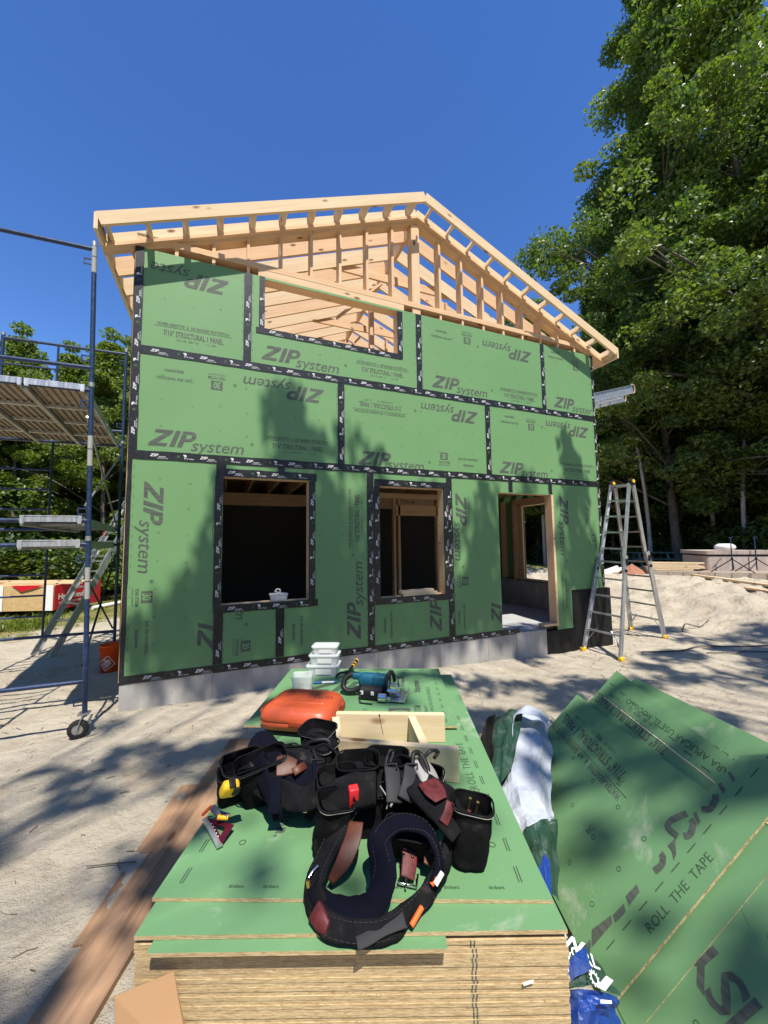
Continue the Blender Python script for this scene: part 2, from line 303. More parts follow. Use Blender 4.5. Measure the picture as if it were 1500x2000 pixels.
PAN = [
 ((0, 0, .95, 2.438), [(A, .16, 2.13, -90), (C_, .17, .86, -90), (D_, .19, .42, -90), ('zi', .93, .22, 90), ('wr', .90, 1.75, 90)]),
 ((.95, 0, 1.65, 2.438), [('em', 1.14, .66, -90), (C_, 1.20, .22, -90)]),
 ((1.65, 0, 2.85, 2.438), [(D_, 1.87, .33, -90), (A, 2.70, .16, 90), (B_, 2.66, 1.76, 90)]),
 ((2.85, 0, 4.12, 2.438), [(D_, 3.10, .29, -90), ('zip', 3.94, .14, 90)]),
 ((4.12, -.02, 5.29, 2.438), [(A, 4.23, 2.15, -90), (C_, 4.31, .83, -90), (D_, 4.29, .30, -90), ('zi', 5.02, .16, 90)]),
 ((5.29, 2.2, 6.14, 2.438), []),
 ((6.14, -.06, WID, 2.438), [(A, 6.34, 2.18, -90), (B_, 6.40, .53, 90, .8), (C_, 7.06, 1.46, -90), (B_, 7.03, 1.95, 90, .6)]),
 ((0, 2.438, 2.438, 3.658), [(D_, .42, 3.40, 180), (C_, .88, 3.40, 180), (A, 2.19, 3.48, 180), (A, .19, 2.55, 0), (B_, 1.86, 2.66, 0)]),
 ((2.438, 2.438, 4.877, 3.658), [(B_, 3.02, 3.36, 180), (A, 4.68, 3.47, 180), (A, 2.69, 2.50, 0), (C_, 4.05, 2.66, 0), (D_, 4.49, 2.65, 0)]),
 ((4.877, 2.438, WID, 3.658), [(D_, 5.32, 3.42, 180), (C_, 5.78, 3.40, 180), (A, 7.12, 3.47, 180), (A, 5.09, 2.52, 0), (B_, 6.80, 2.66, 0)]),
 ((0, 3.658, 1.219, 4.875), [(A, .98, 4.70, 180), (B_, .62, 3.90, 0)]),
 ((1.219, 3.658, 3.658, 4.875), [(A, 1.40, 3.77, 0), (B_, 3.06, 3.86, 0)]),
 ((3.658, 3.658, 6.096, 4.875), [(D_, 4.05, 4.63, 180), (C_, 4.53, 4.68, 180), (A, 5.84, 4.67, 180), (A, 3.88, 3.77, 0), (B_, 5.55, 3.83, 0)]),
 ((6.096, 3.658, WID, 4.875), [(D_, 6.41, 4.72, 180), (C_, 6.89, 4.63, 180), (A, 6.33, 3.77, 0)]),
]
for p, marks in PAN:
    holes = [h for h in OPEN] + ([(6.52, -1, 8, .573)] if p[0] == 6.14 else [])
    mb = MB(); sheet_with_holes(mb, p[0] + .0015, p[1], p[2] - .0015, p[3], holes)
    for mk in marks:
        k, x, z, r = mk[:4]; s = mk[4] if len(mk) > 4 else 1.0; fr = sub(WF, x, z, r)
        if k == A:
            if p[3] > 4.8 and p[0] > 6: # last letter runs off the sheet
                mb.geom(zip_geom(.2), fr, .0015, 1); mb.geom(text('syster', .19, .004, .22, .97, 'LEFT', 1.12), sub(fr, .416, -.032), .0016, 1)
            elif p[3] > 4.8 and p[0] == 0:
                mb.geom(zip_geom(.2), fr, .0015, 1); mb.geom(text('syste', .19, .004, .22, .97, 'LEFT', 1.12), sub(fr, .416, -.032), .0016, 1)
            else: logo(mb, fr, .2, 1)
        elif k == B_: pr716(mb, fr, s, 1)
        elif k == C_: pr30(mb, fr, s, 1, 0)
        elif k == D_: prjoin(mb, fr, s, 1)
        elif k == 'zip': mb.geom(zip_geom(.2), fr, .0015, 1)
        elif k == 'zi': mb.geom((zip_geom(.2)[0][:14], zip_geom(.2)[1][:2]), fr, .0015, 1)
        elif k == 'em': mb.geom(text('m', .16, .008, .22), fr, .0016, 1); mb.geom(text('®', .055), sub(fr, .17, .1), .0017, 1)
        elif k == 'wr': mb.geom(text('WATER-RESISTIVE  &  AIR BARRIER PROTECTION', .05, .02, 0, 1.1, 'CENTER', .6), fr, .0015, 1)
    # nail rings on the stud lines
    horiz = p[3] - p[1] < 1.3
    xs = [(.305 * k, False) for k in range(1, 24)]
    for x, _ in xs:
        for k in range(1, 17):
            z = .305 * k + (.04 if int(x / .305) % 2 else 0)
            if inpanel(x, z, p, holes) and random.random() < .9: nailring(mb, WF, x + random.uniform(-.012, .012), z + random.uniform(-.012, .012), 3, sq=random.random() < .3)
    for k in range(int((p[3] - p[1]) / .11)):       # edge guide dashes
        for x in (p[0] + .062, p[2] - .062):
            z = p[1] + .08 + k * .11
            if inpanel(x, z, p, holes): mb.flat([(x - .002, z), (x + .002, z), (x + .002, z + .035), (x - .002, z + .035)], WF, .0012, 3)
    mb.build('sheathing_panel', ['green', 'ink', 'osb', 'inkthin'], house)
# black seam tape
def tape(x0, z0, x1, z1, wd=.098, prints=True, lift=.004, jag=0):
    mb = MB(); horiz = abs(x1 - x0) > abs(z1 - z0); L = max(abs(x1 - x0), abs(z1 - z0)); a0 = (min(x0, x1), min(z0, z1)); n = max(2, int(L / .12))
    fr = sub(WF, a0[0], a0[1], 0 if horiz else 90); top = []; bot = []
    for i in range(n + 1):
        a = L * i / n; top.append((a, wd / 2 + random.uniform(-.003, .003))); bot.append((a, -wd / 2 + random.uniform(-.003, .003)))
    off = random.uniform(0, .2)
    fb = lambda a, b, c=0: fr(a, b, c)
    vs = [fb(a, b, lift) for a, b in bot] + [fb(a, b, lift) for a, b in top] + [fb(a, b, .0005) for a, b in bot] + [fb(a, b, .0005) for a, b in top]; m = n + 1
    fs = [(i, i + 1, m + i + 1, m + i) for i in range(n)] + [(2 * m + i, 2 * m + i + 1, i + 1, i) for i in range(n)] + [(m + i, m + i + 1, 3 * m + i + 1, 3 * m + i) for i in range(n)]
    fs += [(0, m, 3 * m, 2 * m), (n, 2 * m + n, 3 * m + n, m + n)]
    mb.add(vs, fs, 0)
    if prints:
        a = .05 + off; sw = 1 if horiz else -1
        k = 0
        while a < L - .25:
            g = sub(fr, a, -.012, 0) if horiz else sub(fr, a + .0, .012 * 0 - .016, 0)
            if k % 2 == 0:
                mb.geom(zip_geom(.034), g, lift + .0008, 1); mb.geom(text('system', .028, .004, .22, .95), sub(g, .081, -.006), lift + .0008, 1); mb.geom(text('FLASHING TAPE', .014, .01, 0, 1.1), sub(g, .07, -.022), lift + .0008, 1)
                a += .27
            else:
                mb.flat([(0, 0), (.028, 0), (.028, .03), (0, .03)], g, lift + .0008, 2)
                hq = sub(g, .075, 0); mb.flat([(0, .012), (.022, .012), (.022, .034), (.012, .04), (-.012, .04), (-.012, .026), (0, .026)], hq, lift + .0008, 1)
                mb.flat([(.0, -.012), (.008, -.012), (.008, .008), (0, .008)], hq, lift + .0008, 1); mb.geom(text("7'6\" Roller", .02, .012, 0, 1), sub(hq, .014, -.014), lift + .0008, 1)
                a += .24
            k += 1
    return mb.build('seam_tape', ['tape', 'tapeprint', 'inkthin'], house)
tape(-.004, 2.438, WID + .004, 2.438, .1, lift=.006); tape(-.004, 3.658, WID + .004, 3.658, .1, lift=.006)
tape(1.219, 3.705, 1.219, 4.87, .095); tape(3.658, 3.705, 3.658, 4.87, .095); tape(6.096, 3.705, 6.096, 4.87, .085)
tape(2.438, 2.485, 2.438, 3.61, .095); tape(4.877, 2.485, 4.877, 3.61, .095)
tape(.95, .05, .95, .64, .1); tape(.95, 2.30, .95, 2.39, .11, False); tape(1.65, .05, 1.65, .64, .1); tape(1.65, 2.30, 1.65, 2.39, .09, False)
tape(2.85, .02, 2.85, 2.39, .1); tape(4.12, .0, 4.12, 2.39, .1)
tape(5.29, 2.215, 5.29, 2.39, .08, False); tape(6.14, 2.215, 6.14, 2.39, .08, False)
tape(-.004, .0, 5.36, .0, .085, lift=.007)
for (a, b, c, d) in OPEN[:2]:
    tape(a - .08, d + .05, c + .10, d + .05, .095, lift=.0075); tape(a - .045, b - .04, a - .045, d + .0, .085, lift=.0055); tape(c + .045, b - .04, c + .045, d + .0, .085, lift=.0055); tape(a - .08, b - .045, c + .12, b - .045, .085, lift=.0075)
a, b, c, d = OPEN[3]
tape(a - .03, b - .06, a - .03, d + .03, .07, lift=.0055); tape(c + .035, b - .06, c + .035, d + .0, .085, lift=.0055); tape(a - .1, b - .035, c + .06, b - .035, .075, lift=.0075)
tape(.035, 2.44, .035, 4.88, .085, lift=.0082); tape(.018, 0, .018, 2.44, .045, False, lift=.0082); tape(7.298, .6, 7.298, 4.87, .04, lift=.0082)
# tape folded round the two corners
for nm, x, xx in (('l', -.0125, 0), ('r', WID + .0125, 0)):
    mb = MB(); mb.box((x + (-.002 if nm == 'l' else .002), .055, 2.42 if nm == 'l' else 2.75), (.003, .125, 4.9 if nm == 'l' else 4.25), mi=0)
    for k in range(14):
        z = .4 + k * .32 + (.3 if nm == 'r' else 0)
        if nm == 'r' and z > 4.7: break
        fr = frame((x - .004, .09, z), (0, 0, 1), (0, 1, 0)) if nm == 'l' else frame((x + .004, .03, z), (0, 0, 1), (0, -1, 0))
        if z < 4.6: mb.geom(zip_geom(.034), fr, 0, 1); mb.geom(text('system', .028, .004, .22, .95), sub(fr, .081, -.006), 0, 1)
    mb.build('corner_tape', ['tape', 'tapeprint'], house)
# concrete foundation and black damp proofing
mb = MB(); mb.box((2.72, .10, -.42), (5.44, .20, .755)); mb.build('foundation_wall', 'concrete', house)
mb = MB()
for x in (.9, 1.85, 2.95, 3.9, 4.75): mb.box((x, -.0015, -.30), (.012, .004, .49))
mb.build('form_joint', 'greywood', house)
mb = MB(); mb.box((5.60, .12, -.42), (.62, .26, .78)); mb.build('door_step', 'concrete', house)
mb = MB(); mb.box((6.22, .098, -.45), (.62, .205, .76)); mb.box((6.99, .098, .05), (.93, .205, 1.03)); mb.box((7.0, .12, -.75), (.95, .3, .6)); mb.box((7.43, 3.7, .05), (.05, 7.3, 1.03)); mb.build('damp_proofing', 'damp', house)
mb = MB(); mb.box((WID / 2, DEP / 2 + .1, -.05), (WID - .1, DEP - .1, .09)); mb.build('floor_slab', 'slab', house)
mb = MB(); mb.box((7.2, DEP / 2 + .1, .27), (.16, DEP - .3, .55)); mb.build('stem_wall', 'concrete', house)
# side and back walls
def wall_sheet(axis, pos, a0, a1, z0, z1, holes, name='side_sheathing'):
    mb = MB(); sheet_with_holes(mb, a0, z0, a1, z1, holes)
    if axis == 'x': mb.v = [(pos + y, x, z) for x, y, z in mb.v]
    else: mb.v = [(x, pos + y, z) for x, y, z in mb.v]
    return mb.build(name, ['green', 'ink', 'osb', 'inkthin'], house)
wall_sheet('x', -.0115, .0, DEP, -.02, 4.87, []); wall_sheet('x', WID, .0, DEP, .56, 4.87, [(.98, .58, 1.93, 2.19)])
wall_sheet('y', DEP + .01, 0, WID, 0, 4.87, [])
# interior framing: studs of side walls, partition, joists, upper deck
for k in range(19):
    y = .03 + .4064 * k
    if y > DEP: break
    beam_obj('stud', (.08, y + .08, 0.0), (.08, y + .08, 2.36), .038, .14, 'pine', house, (1, 0, 0))
    if not .9 < y < 2.0: beam_obj('stud', (7.24, y + .08, .56), (7.24, y + .08, 2.36), .038, .14, 'pine', house, (1, 0, 0))
for y in (.95, 1.965): beam_obj('trimmer', (7.235, y, .56), (7.235, y, 2.36), .045, .15, 'pine', house, (0, 1, 0))
beam_obj('header', (7.235, .9, 2.28), (7.235, 2.0, 2.28), .14, .16, 'pine', house); beam_obj('rough_sill', (7.235, .97, .575), (7.235, 1.95, .575), .14, .03, 'pine', house)
for k in range(18):
    x = .2 + .4064 * k
    beam_obj('floor_joist', (x, .16, 2.575), (x, DEP, 2.575), .038, .235, 'pine', house)
beam_obj('ceiling_beam', (.1, 3.2, 2.32), (7.2, 3.2, 2.32), .13, .24, 'pine', house)
beam_obj('rim_joist', (0.0, .04, 2.575), (WID, .04, 2.575), .038, .235, 'pine', house)
mb = MB(); mb.box((WID / 2, DEP / 2 + .05, 2.72), (WID - .05, DEP - .1, .02)); mb.build('upper_floor_deck', 'osbface', house)
for x in (3.45, 4.05, 4.15, 5.0, 5.4, 5.8): beam_obj('partition_stud', (x, 1.9, 0), (x, 1.9, 2.3), .04, .09, 'pine', house, (0, 1, 0))
beam_obj('partition_header', (4.05, 1.9, 2.05), (5.2, 1.9, 2.05), .09, .2, 'pine', house); beam_obj('partition_plate', (3.0, 1.9, 2.33), (6.0, 1.9, 2.33), .09, .1, 'pine', house)
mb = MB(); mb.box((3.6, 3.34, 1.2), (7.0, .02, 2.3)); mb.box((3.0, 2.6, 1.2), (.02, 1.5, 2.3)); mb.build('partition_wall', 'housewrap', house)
# window frames (rough openings) and door jamb
for (a, b, c, d) in OPEN[:2] + OPEN[3:]:
    mb = MB()
    for (p, q, ww, hh) in (((a - .019, .082, b - .03), (a - .019, .082, d + .03), .14, .038), ((c + .019, .082, b - .03), (c + .019, .082, d + .03), .14, .038)):
        mb.box(((p[0] + q[0]) / 2, .083, (b + d) / 2), (.038, .142, d - b + .1))
    mb.box(((a + c) / 2, .083, b - .019), (c - a, .142, .038)); mb.box(((a + c) / 2, .083, d + .019), (c - a, .142, .038)); mb.build('window_frame', 'pine', house)
mb = MB()
mb.box((5.03 - .019, .083, 1.1), (.038, .142, 2.2)); mb.box((6.17 + .0, .068, 1.1), (.044, .155, 2.2)); mb.box((5.6, .085, 2.22), (1.13, .142, .036)); mb.box((6.02, .06, .03), (.30, .13, .036)); mb.build('door_frame', 'pine', house)
# gable end: studs, plates, header
ZR = 6.605; SL = 5 / 12; XC = WID / 2
top = lambda x: ZR - SL * abs(x - XC)
for k in range(19):
    x = .019 + .4064 * k if k < 9 else None
studx = sorted({round(XC + .4064 * k, 3) for k in range(-8, 9)} | {.03, WID - .03})
for x in studx:
    if abs(x - XC) < .01: continue
    if not 1.36 < x < 3.4: beam_obj('cripple_stud', (x, .085, 4.6), (x, .085, 4.972), .038, .14, 'pine', house, (0, 1, 0))
    zt = top(x) - .20
    if zt - 5.06 > .06: beam_obj('gable_stud', (x, .085, 5.05), (x, .085, zt), .038, .14, 'pine', house, (0, 1, 0))
beam_obj('ridge_post', (XC - .02, .085, 4.86), (XC - .02, .085, 6.33), .135, .14, 'pine', house, (0, 1, 0))
beam_obj('top_plate', (0, .075, 4.991), (WID, .075, 4.991), .15, .036, 'pine', house); beam_obj('top_plate', (0, .075, 5.029), (WID, .075, 5.029), .148, .036, 'pine', house)
beam_obj('window_header', (1.34, .078, 4.925), (3.42, .078, 4.925), .150, .094, 'pine', house); beam_obj('blocking_board', (3.45, .165, 4.87), (WID, .165, 4.87), .03, .20, 'pine', house); beam_obj('blocking_board', (0, .165, 4.87), (1.32, .165, 4.87), .03, .20, 'pine', house)
# rake plates under the lookouts
for sg in (-1, 1):
    p = Vector((XC, 0, ZR - .165)); q = Vector((XC + sg * 3.72, 0, ZR - .165 - SL * 3.72)); q2 = Vector((XC + sg * 3.99, 0, ZR - .165 - SL * 3.99))
    beam_obj('rake_plate', p + V(0, .03, -.02), q2 + V(0, .03, -.02), .150, .036, 'pine', house); beam_obj('rake_plate', p + V(0, .087, -.062), q + V(0, .087, -.062), .14, .038, 'pine', house)
    e = XC + sg * 3.955
    beam_obj('fly_rafter', (XC, -.280, ZR - .078), (e, -.280, ZR - .078 - SL * 3.955), .04, .144, 'pine2', house)
    beam_obj('rake_rafter', (XC, .02, ZR - .083), (e, .02, ZR - .083 - SL * 3.955), .038, .118, 'pine2', house)
    for k in range(0, 11):
        dx = .155 + .375 * k
        if dx > 3.97: continue
        x = XC + sg * dx; up = Vector((sg * SL, 0, 1)).normalized()
        beam_obj('lookout', (x, -.26, top(x) - .074), (x, .0, top(x) - .074), .038, .125, 'pine2', house, up)
    for k in range(0, 18):
        y = .42 + .4064 * k
        if y > DEP + .3: break
        beam_obj('rafter', (XC, y, ZR - .135), (XC + sg * 3.955, y, ZR - .135 - SL * 3.955), .038, .225, 'pine2' if k % 2 else 'pine', house)
    beam_obj('eave_fascia', (XC + sg * 3.975, -.298, top(XC + 3.975) - .10), (XC + sg * 3.975, DEP + .2, top(XC + 3.975) - .10), .038, .185, 'pine2', house)
    beam_obj('wall_plate', (XC + sg * (XC - .07), .15, 4.86), (XC + sg * (XC - .07), DEP, 4.86), .14, .08, 'pine', house)
beam_obj('ridge_beam', (XC, .16, ZR - .16), (XC, DEP + .2, ZR - .16), .045, .26, 'pine', house)
for k, y in enumerate((.86, 1.67, 2.48, 3.29, 4.1, 4.9, 5.7)):
    beam_obj('collar_tie', (XC - 1.12, y, 5.97), (XC + 1.12, y, 5.97), .038, .14, 'pine', house)
for y in (2.0, 3.7): beam_obj('ridge_prop', (XC, y, 2.73), (XC, y, ZR - .29), .089, .089, 'pine', house, (0, 1, 0))
for p, q in (((2.75, 1.3, 5.35), (XC - .05, 1.3, 6.2)), ((4.9, 1.2, 4.95), (4.9, 1.2, 6.05)), ((5.35, 2.3, 4.95), (5.35, 2.3, 5.85)), ((4.45, 3.1, 5.0), (4.45, 3.1, 6.2)), ((3.0, 3.4, 5.2), (3.9, 3.4, 6.3))):
    beam_obj('brace', p, q, .038, .089, 'pine', house, (0, 1, 0))
# ================================================================== GROUND
def sst(x, a, b): t = np.clip((x - a) / (b - a), 0, 1); return t * t * (3 - 2 * t)
_nz = [(rng.uniform(0, 6.28), rng.uniform(0, 6.28), rng.uniform(0, 6.28)) for _ in range(40)]
def vnoise(x, y, f, seed=0):
    out = 0; 
    for k in range(4):
        p = _nz[(seed * 4 + k) % 40]; fx = f * (1 + .7 * k); out = out + np.sin(x * fx * math.cos(p[0]) + y * fx * math.sin(p[0]) + p[1]) * np.sin(x * fx * .8 * math.sin(p[2]) - y * fx * .9 * math.cos(p[2]) + p[0]) / (1 + .6 * k)
    return out / 2.2
def gz(x, y):
    x = np.asarray(x, float); y = np.asarray(y, float)
    z = -.36 - .085 * sst(x, 1.5, 5.5)
    z = z + .62 * sst(x - .15 * (y - 2) + .35 * vnoise(x, y, .9, 1), 10.0, 13.4) * sst(y + .6 * x, 2.0, 6) * (1 - .35 * sst(x, 15, 19)) + .10 * vnoise(x, y, .8, 5) * sst(x, 10.5, 12) * (1 - sst(x, 16, 19))
    rough = .020 * vnoise(x, y, 3.1, 2) + .017 * vnoise(x, y, 8.3, 3) + .009 * vnoise(x, y, 19, 4)
    bank = sst(x, 9.5, 11.5) * (1 - sst(x, 15, 17)); z = z + rough * (1 + 3.6 * bank)
    z = z + .05 * np.exp(-((y + .12) / .25) ** 2) * (x < 5.2) * (x > -.3)          # sand washed against the footing
    z = z - .13 * np.exp(-((x - 2.5) ** 2 + (y + 3.75) ** 2) / .30)
    return z
def G(x, y): return float(gz(x, y))
def axis(pts):
    out = [pts[0][0]]
    for (a, s), (b, _) in zip(pts, pts[1:]):
        n = max(1, int(round((b - a) / s))); out += [a + (b - a) * (k + 1) / n for k in range(n)]
    return np.array(out)
gx = axis([(-140, 14), (-40, 3), (-10, .5), (-4, .06), (8, .1), (17, .4), (30, 3), (70, 14), (150, 1)])
gy = axis([(-60, 8), (-12, .6), (-5, .06), (3.2, .12), (10, .5), (22, 3), (60, 14), (170, 1)])
X, Y = np.meshgrid(gx, gy); Z = gz(X, Y); nx, ny = len(gx), len(gy)
me = bpy.data.meshes.new('ground'); co = np.stack([X, Y, Z], -1).reshape(-1, 3)
ii, jj = np.meshgrid(np.arange(nx - 1), np.arange(ny - 1)); q = (jj * nx + ii).reshape(-1); fc = np.stack([q, q + 1, q + nx + 1, q + nx], -1)
def npmesh(me, co, fc, smooth=True):
    n = fc.shape[1]; me.vertices.add(len(co)); me.vertices.foreach_set('co', co.astype(np.float32).ravel()); me.loops.add(fc.size); me.loops.foreach_set('vertex_index', fc.astype(np.int32).ravel())
    me.polygons.add(len(fc)); me.polygons.foreach_set('loop_start', np.arange(0, fc.size, n, dtype=np.int32)); me.polygons.foreach_set('use_smooth', np.full(len(fc), smooth)); me.update(calc_edges=True)
npmesh(me, co, fc)
m = M['sand'] = mat('sand', (.5, .43, .33), .95, 0, .1); g = NG(m)
f1 = g.noise(g.vec(), .8, 5, .6); f2 = g.noise(g.vec(), 9, 6, .7); f3 = g.noise(g.vec(), 130, 3, .7); f4 = g.noise(g.vec((1, 1, 1)), 2.7, 4, .6, .8)
c = g.ramp(f1, [(.3, (.45, .395, .31)), (.7, (.55, .49, .39))]); c = g.mix(g.ramp(f4, [(.52, (0, 0, 0)), (.72, (.55, .55, .55))]), c, (.36, .275, .185)); c = g.mix(g.ramp(f2, [(.55, (0, 0, 0)), (.75, (.5, .5, .5))]), c, (.40, .32, .23))
c = g.mix(g.ramp(f3, [(.60, (0, 0, 0)), (.72, (.6, .6, .6))]), c, (.22, .17, .12))
# lawn and dry grass past the dug area
sep = g.n('SeparateXYZ'); g.link(g.co.outputs['Object'], sep.inputs[0])
def mth(op, a, b):
    x = g.n('Math', operation=op)
    for i, v in enumerate((a, b)):
        if isinstance(v, (int, float)): x.inputs[i].default_value = v
        elif v is not None: g.link(v, x.inputs[i])
    return x.outputs[0]
px, py = sep.outputs[0], sep.outputs[1]
lft = mth('MINIMUM', mth('SUBTRACT', mth('SUBTRACT', py, 3.6), mth('MULTIPLY', mth('ADD', px, 4.0), 1.1)), mth('MULTIPLY', mth('SUBTRACT', -.6, px), 2))
dist = mth('SUBTRACT', mth('ADD', mth('MULTIPLY', px, .62), mth('MULTIPLY', py, .80)), 15.5)
msk = mth('ADD', mth('MAXIMUM', lft, dist), mth('MULTIPLY', mth('SUBTRACT', f4, .5), 5.0))
lawn = g.ramp(g.noise(g.vec(), 1.2, 5, .7), [(.35, (.10, .13, .03)), (.5, (.20, .19, .06)), (.65, (.34, .28, .13))]); far = g.ramp(mth('MULTIPLY', mth('SUBTRACT', dist, 5), .2), [(0, (0, 0, 0)), (1, (1, 1, 1))])
lawn = g.mix(far, lawn, g.mix(f1, (.06, .12, .02), (.13, .19, .04)))
mr = g.n('MapRange'); mr.inputs[1].default_value = -.4; mr.inputs[2].default_value = .8; g.link(msk, mr.inputs[0])
g.color(g.mix(mr.outputs[0], c, lawn)); f5 = g.noise(g.vec(), 4.2, 3, .5, .4); hh = mth('ADD', mth('ADD', f2, mth('MULTIPLY', f5, 1.3)), mth('MULTIPLY', f3, .25)); g.bump(hh, 1.0, .05)
me.materials.append(M['sand']); o = bpy.data.objects.new('ground', me); COL.objects.link(o); tag(o, kind='structure')
# twigs, roots and chips on the sand: beyond counting
mb = MB()
for k in range(2000):
    if k < 1100: x = random.uniform(-3.5, 8); y = random.uniform(-4.2, 2.5)
    else: x = random.uniform(6, 16); y = random.uniform(-2, 5)
    if 0 < x < 7.4 and y > -.03: continue
    z = G(x, y); a = random.uniform(0, math.pi); L = random.choice((.012, .02, .03, .045)) * (1 + (k > 1100)); b = a + random.uniform(-.5, .5)
    p = V(x, y, z + .004); q = p + V(math.cos(a) * L, math.sin(a) * L, random.uniform(0, .006)); r = q + V(math.cos(b) * L, math.sin(b) * L, 0)
    mb.tube([p, q, r], random.uniform(.001, .0028), 4, 0, False)
mb.build('twigs_and_chips', 'bark'); tag(bpy.data.objects['twigs_and_chips'], kind='stuff')
def twig(pts, r, label):
    pp = []
    for x, y, dz in pts: pp.append(V(x, y, G(x, y) + dz))
    o = MB().tube(crom(pp, 6), r, 5).build('root', 'bark'); return tag(o, label, 'root')
twig([(7.4, -.55, .01), (8.0, -.8, .02), (8.6, -.75, .03), (9.2, -1.0, .01), (9.8, -1.3, .02)], .012, 'long dark root on the shaded sand right of the ladder feet')
twig([(8.3, -1.0, .01), (8.6, -1.25, .04), (9.0, -1.2, .01), (9.6, -1.6, .01)], .009, 'crooked root lying on the sand nearest the leaning green sheets')
twig([(9.6, .1, .01), (9.9, .2, .10), (10.1, .05, .02), (10.5, .1, .02)], .013, 'dark upright forked stick on the sand at the foot of the bank')

# ================================================================== SCAFFOLD
M['oldlabel'] = mat('worn_label', (.34, .34, .31), .8)
F1 = Vector((-.183, -.398, 0)); BK = Vector((-.49, 2.05, 0)); AD = Vector((-.999, .03, 0)).normalized(); FB = (BK - F1).normalized()
scaf = thing('scaffold', 'dark blue tubular scaffold tower on casters beside the left corner of the green house', 'scaffold', loc=(F1.x, F1.y, -.36))
def par(o, p): o.parent = p; o.matrix_parent_inverse = p.matrix_world.inverted(); return o
bpy.context.view_layer.update()
LV = [(-.03, 1.49), (1.49, 3.02), (3.02, 4.50)]
def z3(p, z): return Vector((p.x - (.022 * (z + .3) if p.y < .5 else 0), p.y, z))
def sframe(base, front):
    for k, (z0, z1) in enumerate(LV):
        mb = MB(); p0 = base; p1 = base + AD * .87; p2 = base + AD * 1.52; lo = z0 if k or not front else -.17
        for p in (p0, p2): mb.tube([z3(p, lo), z3(p, z1)], .0215, 12)
        mb.tube([z3(p1, z0 + .19), z3(p1, z1 - .06)], .015, 8)
        mb.tube([z3(p0, z1 - .05), z3(p2, z1 - .05)], .0205, 12); mb.tube([z3(p0, z0 + .18), z3(p2, z0 + .18)], .0205, 12)
        for r in range(1, 4): mb.tube([z3(p1, z0 + .18 + r * .29), z3(p2, z0 + .18 + r * .29)], .0135, 8)
        # lugs and brackets for the brace locks
        for zz in (z1 - .16, z0 + .30 if k else z0 + .02):
            q = z3(base + AD * .05, zz); mb.box(q, (.085, .012, .012)); mb.box(q - V(0, 0, .055), (.07, .012, .010)); mb.box(q + V(-.035, 0, -.03), (.01, .01, .06))
        par(mb.build('frame', 'blue'), scaf)
        mb = MB()
        for p in (p0, p2):
            mb.tube([z3(p, z1 - .015), z3(p, z1 + .03)], .0245, 12)
        par(mb.build('coupling_pin', 'steel'), scaf)
        if front:
            mb = MB(); zc = z0 + (1.18 if k == 2 else .72 if k == 1 else .95)
            for s_, e_ in ((0, .16), (.17, .30)): mb.tube([z3(base, zc + s_), z3(base, zc + e_)], .0222, 14, 0, False)
            par(mb.build('sticker', 'oldlabel'), scaf)
sframe(F1, True); sframe(BK, False)
for a, za, b, zb in ((F1, 1.16, BK, .20), (F1, .30, BK, 1.28), (F1, 2.70, BK, 1.72), (F1, 1.82, BK, 2.80)):
    mb = MB(); mb.tube([z3(a + AD * .03, za), z3(b + AD * .03, zb)], .0115, 8, 0); par(mb.build('cross_brace', 'dark' if za < 1.3 else 'steel'), scaf)
for p in (F1, F1 + AD * 1.52, BK, BK + AD * 1.52):     # casters
    c = z3(p, 0); z0 = G(p.x, p.y) + .075
    o = MB(); wc = c + V(-.035, -.03, z0)
    n = 18; rr = .082; prof = [(-.024, .045), (-.024, .072), (-.014, rr), (.014, rr), (.024, .072), (.024, .045)]
    vs = [wc + V(r_ * math.cos(2 * math.pi * k / n), x_, r_ * math.sin(2 * math.pi * k / n)) for k in range(n) for x_, r_ in prof]; m_ = len(prof)
    o.add(vs, [(k * m_ + i, k * m_ + i + 1, ((k + 1) % n) * m_ + i + 1, ((k + 1) % n) * m_ + i) for k in range(n) for i in range(m_ - 1)], 0, True)
    wob = par(o.build('caster_wheel', 'rubber', recalc=True), scaf)
    h = MB(); h.tube([wc + V(0, -.02, 0), wc + V(0, .02, 0)], .046, 14); h.tube([wc + V(0, -.04, 0), wc + V(0, .04, 0)], .012, 8)
    for s_ in (-1, 1): h.beam(wc + V(0, s_ * .035, 0), c + V(0, s_ * .035, z0 + .12), .035, .006, (1, 0, 0))
    h.box(c + V(0, 0, z0 + .125), (.09, .09, .012)); h.tube([c + V(0, 0, z0 + .12), z3(p, -.15)], .03, 10); h.beam(c + V(.03, 0, z0 + .02), c + V(.06, 0, z0 + .10), .03, .02)
    par(h.build('caster_fork', 'steel'), scaf)
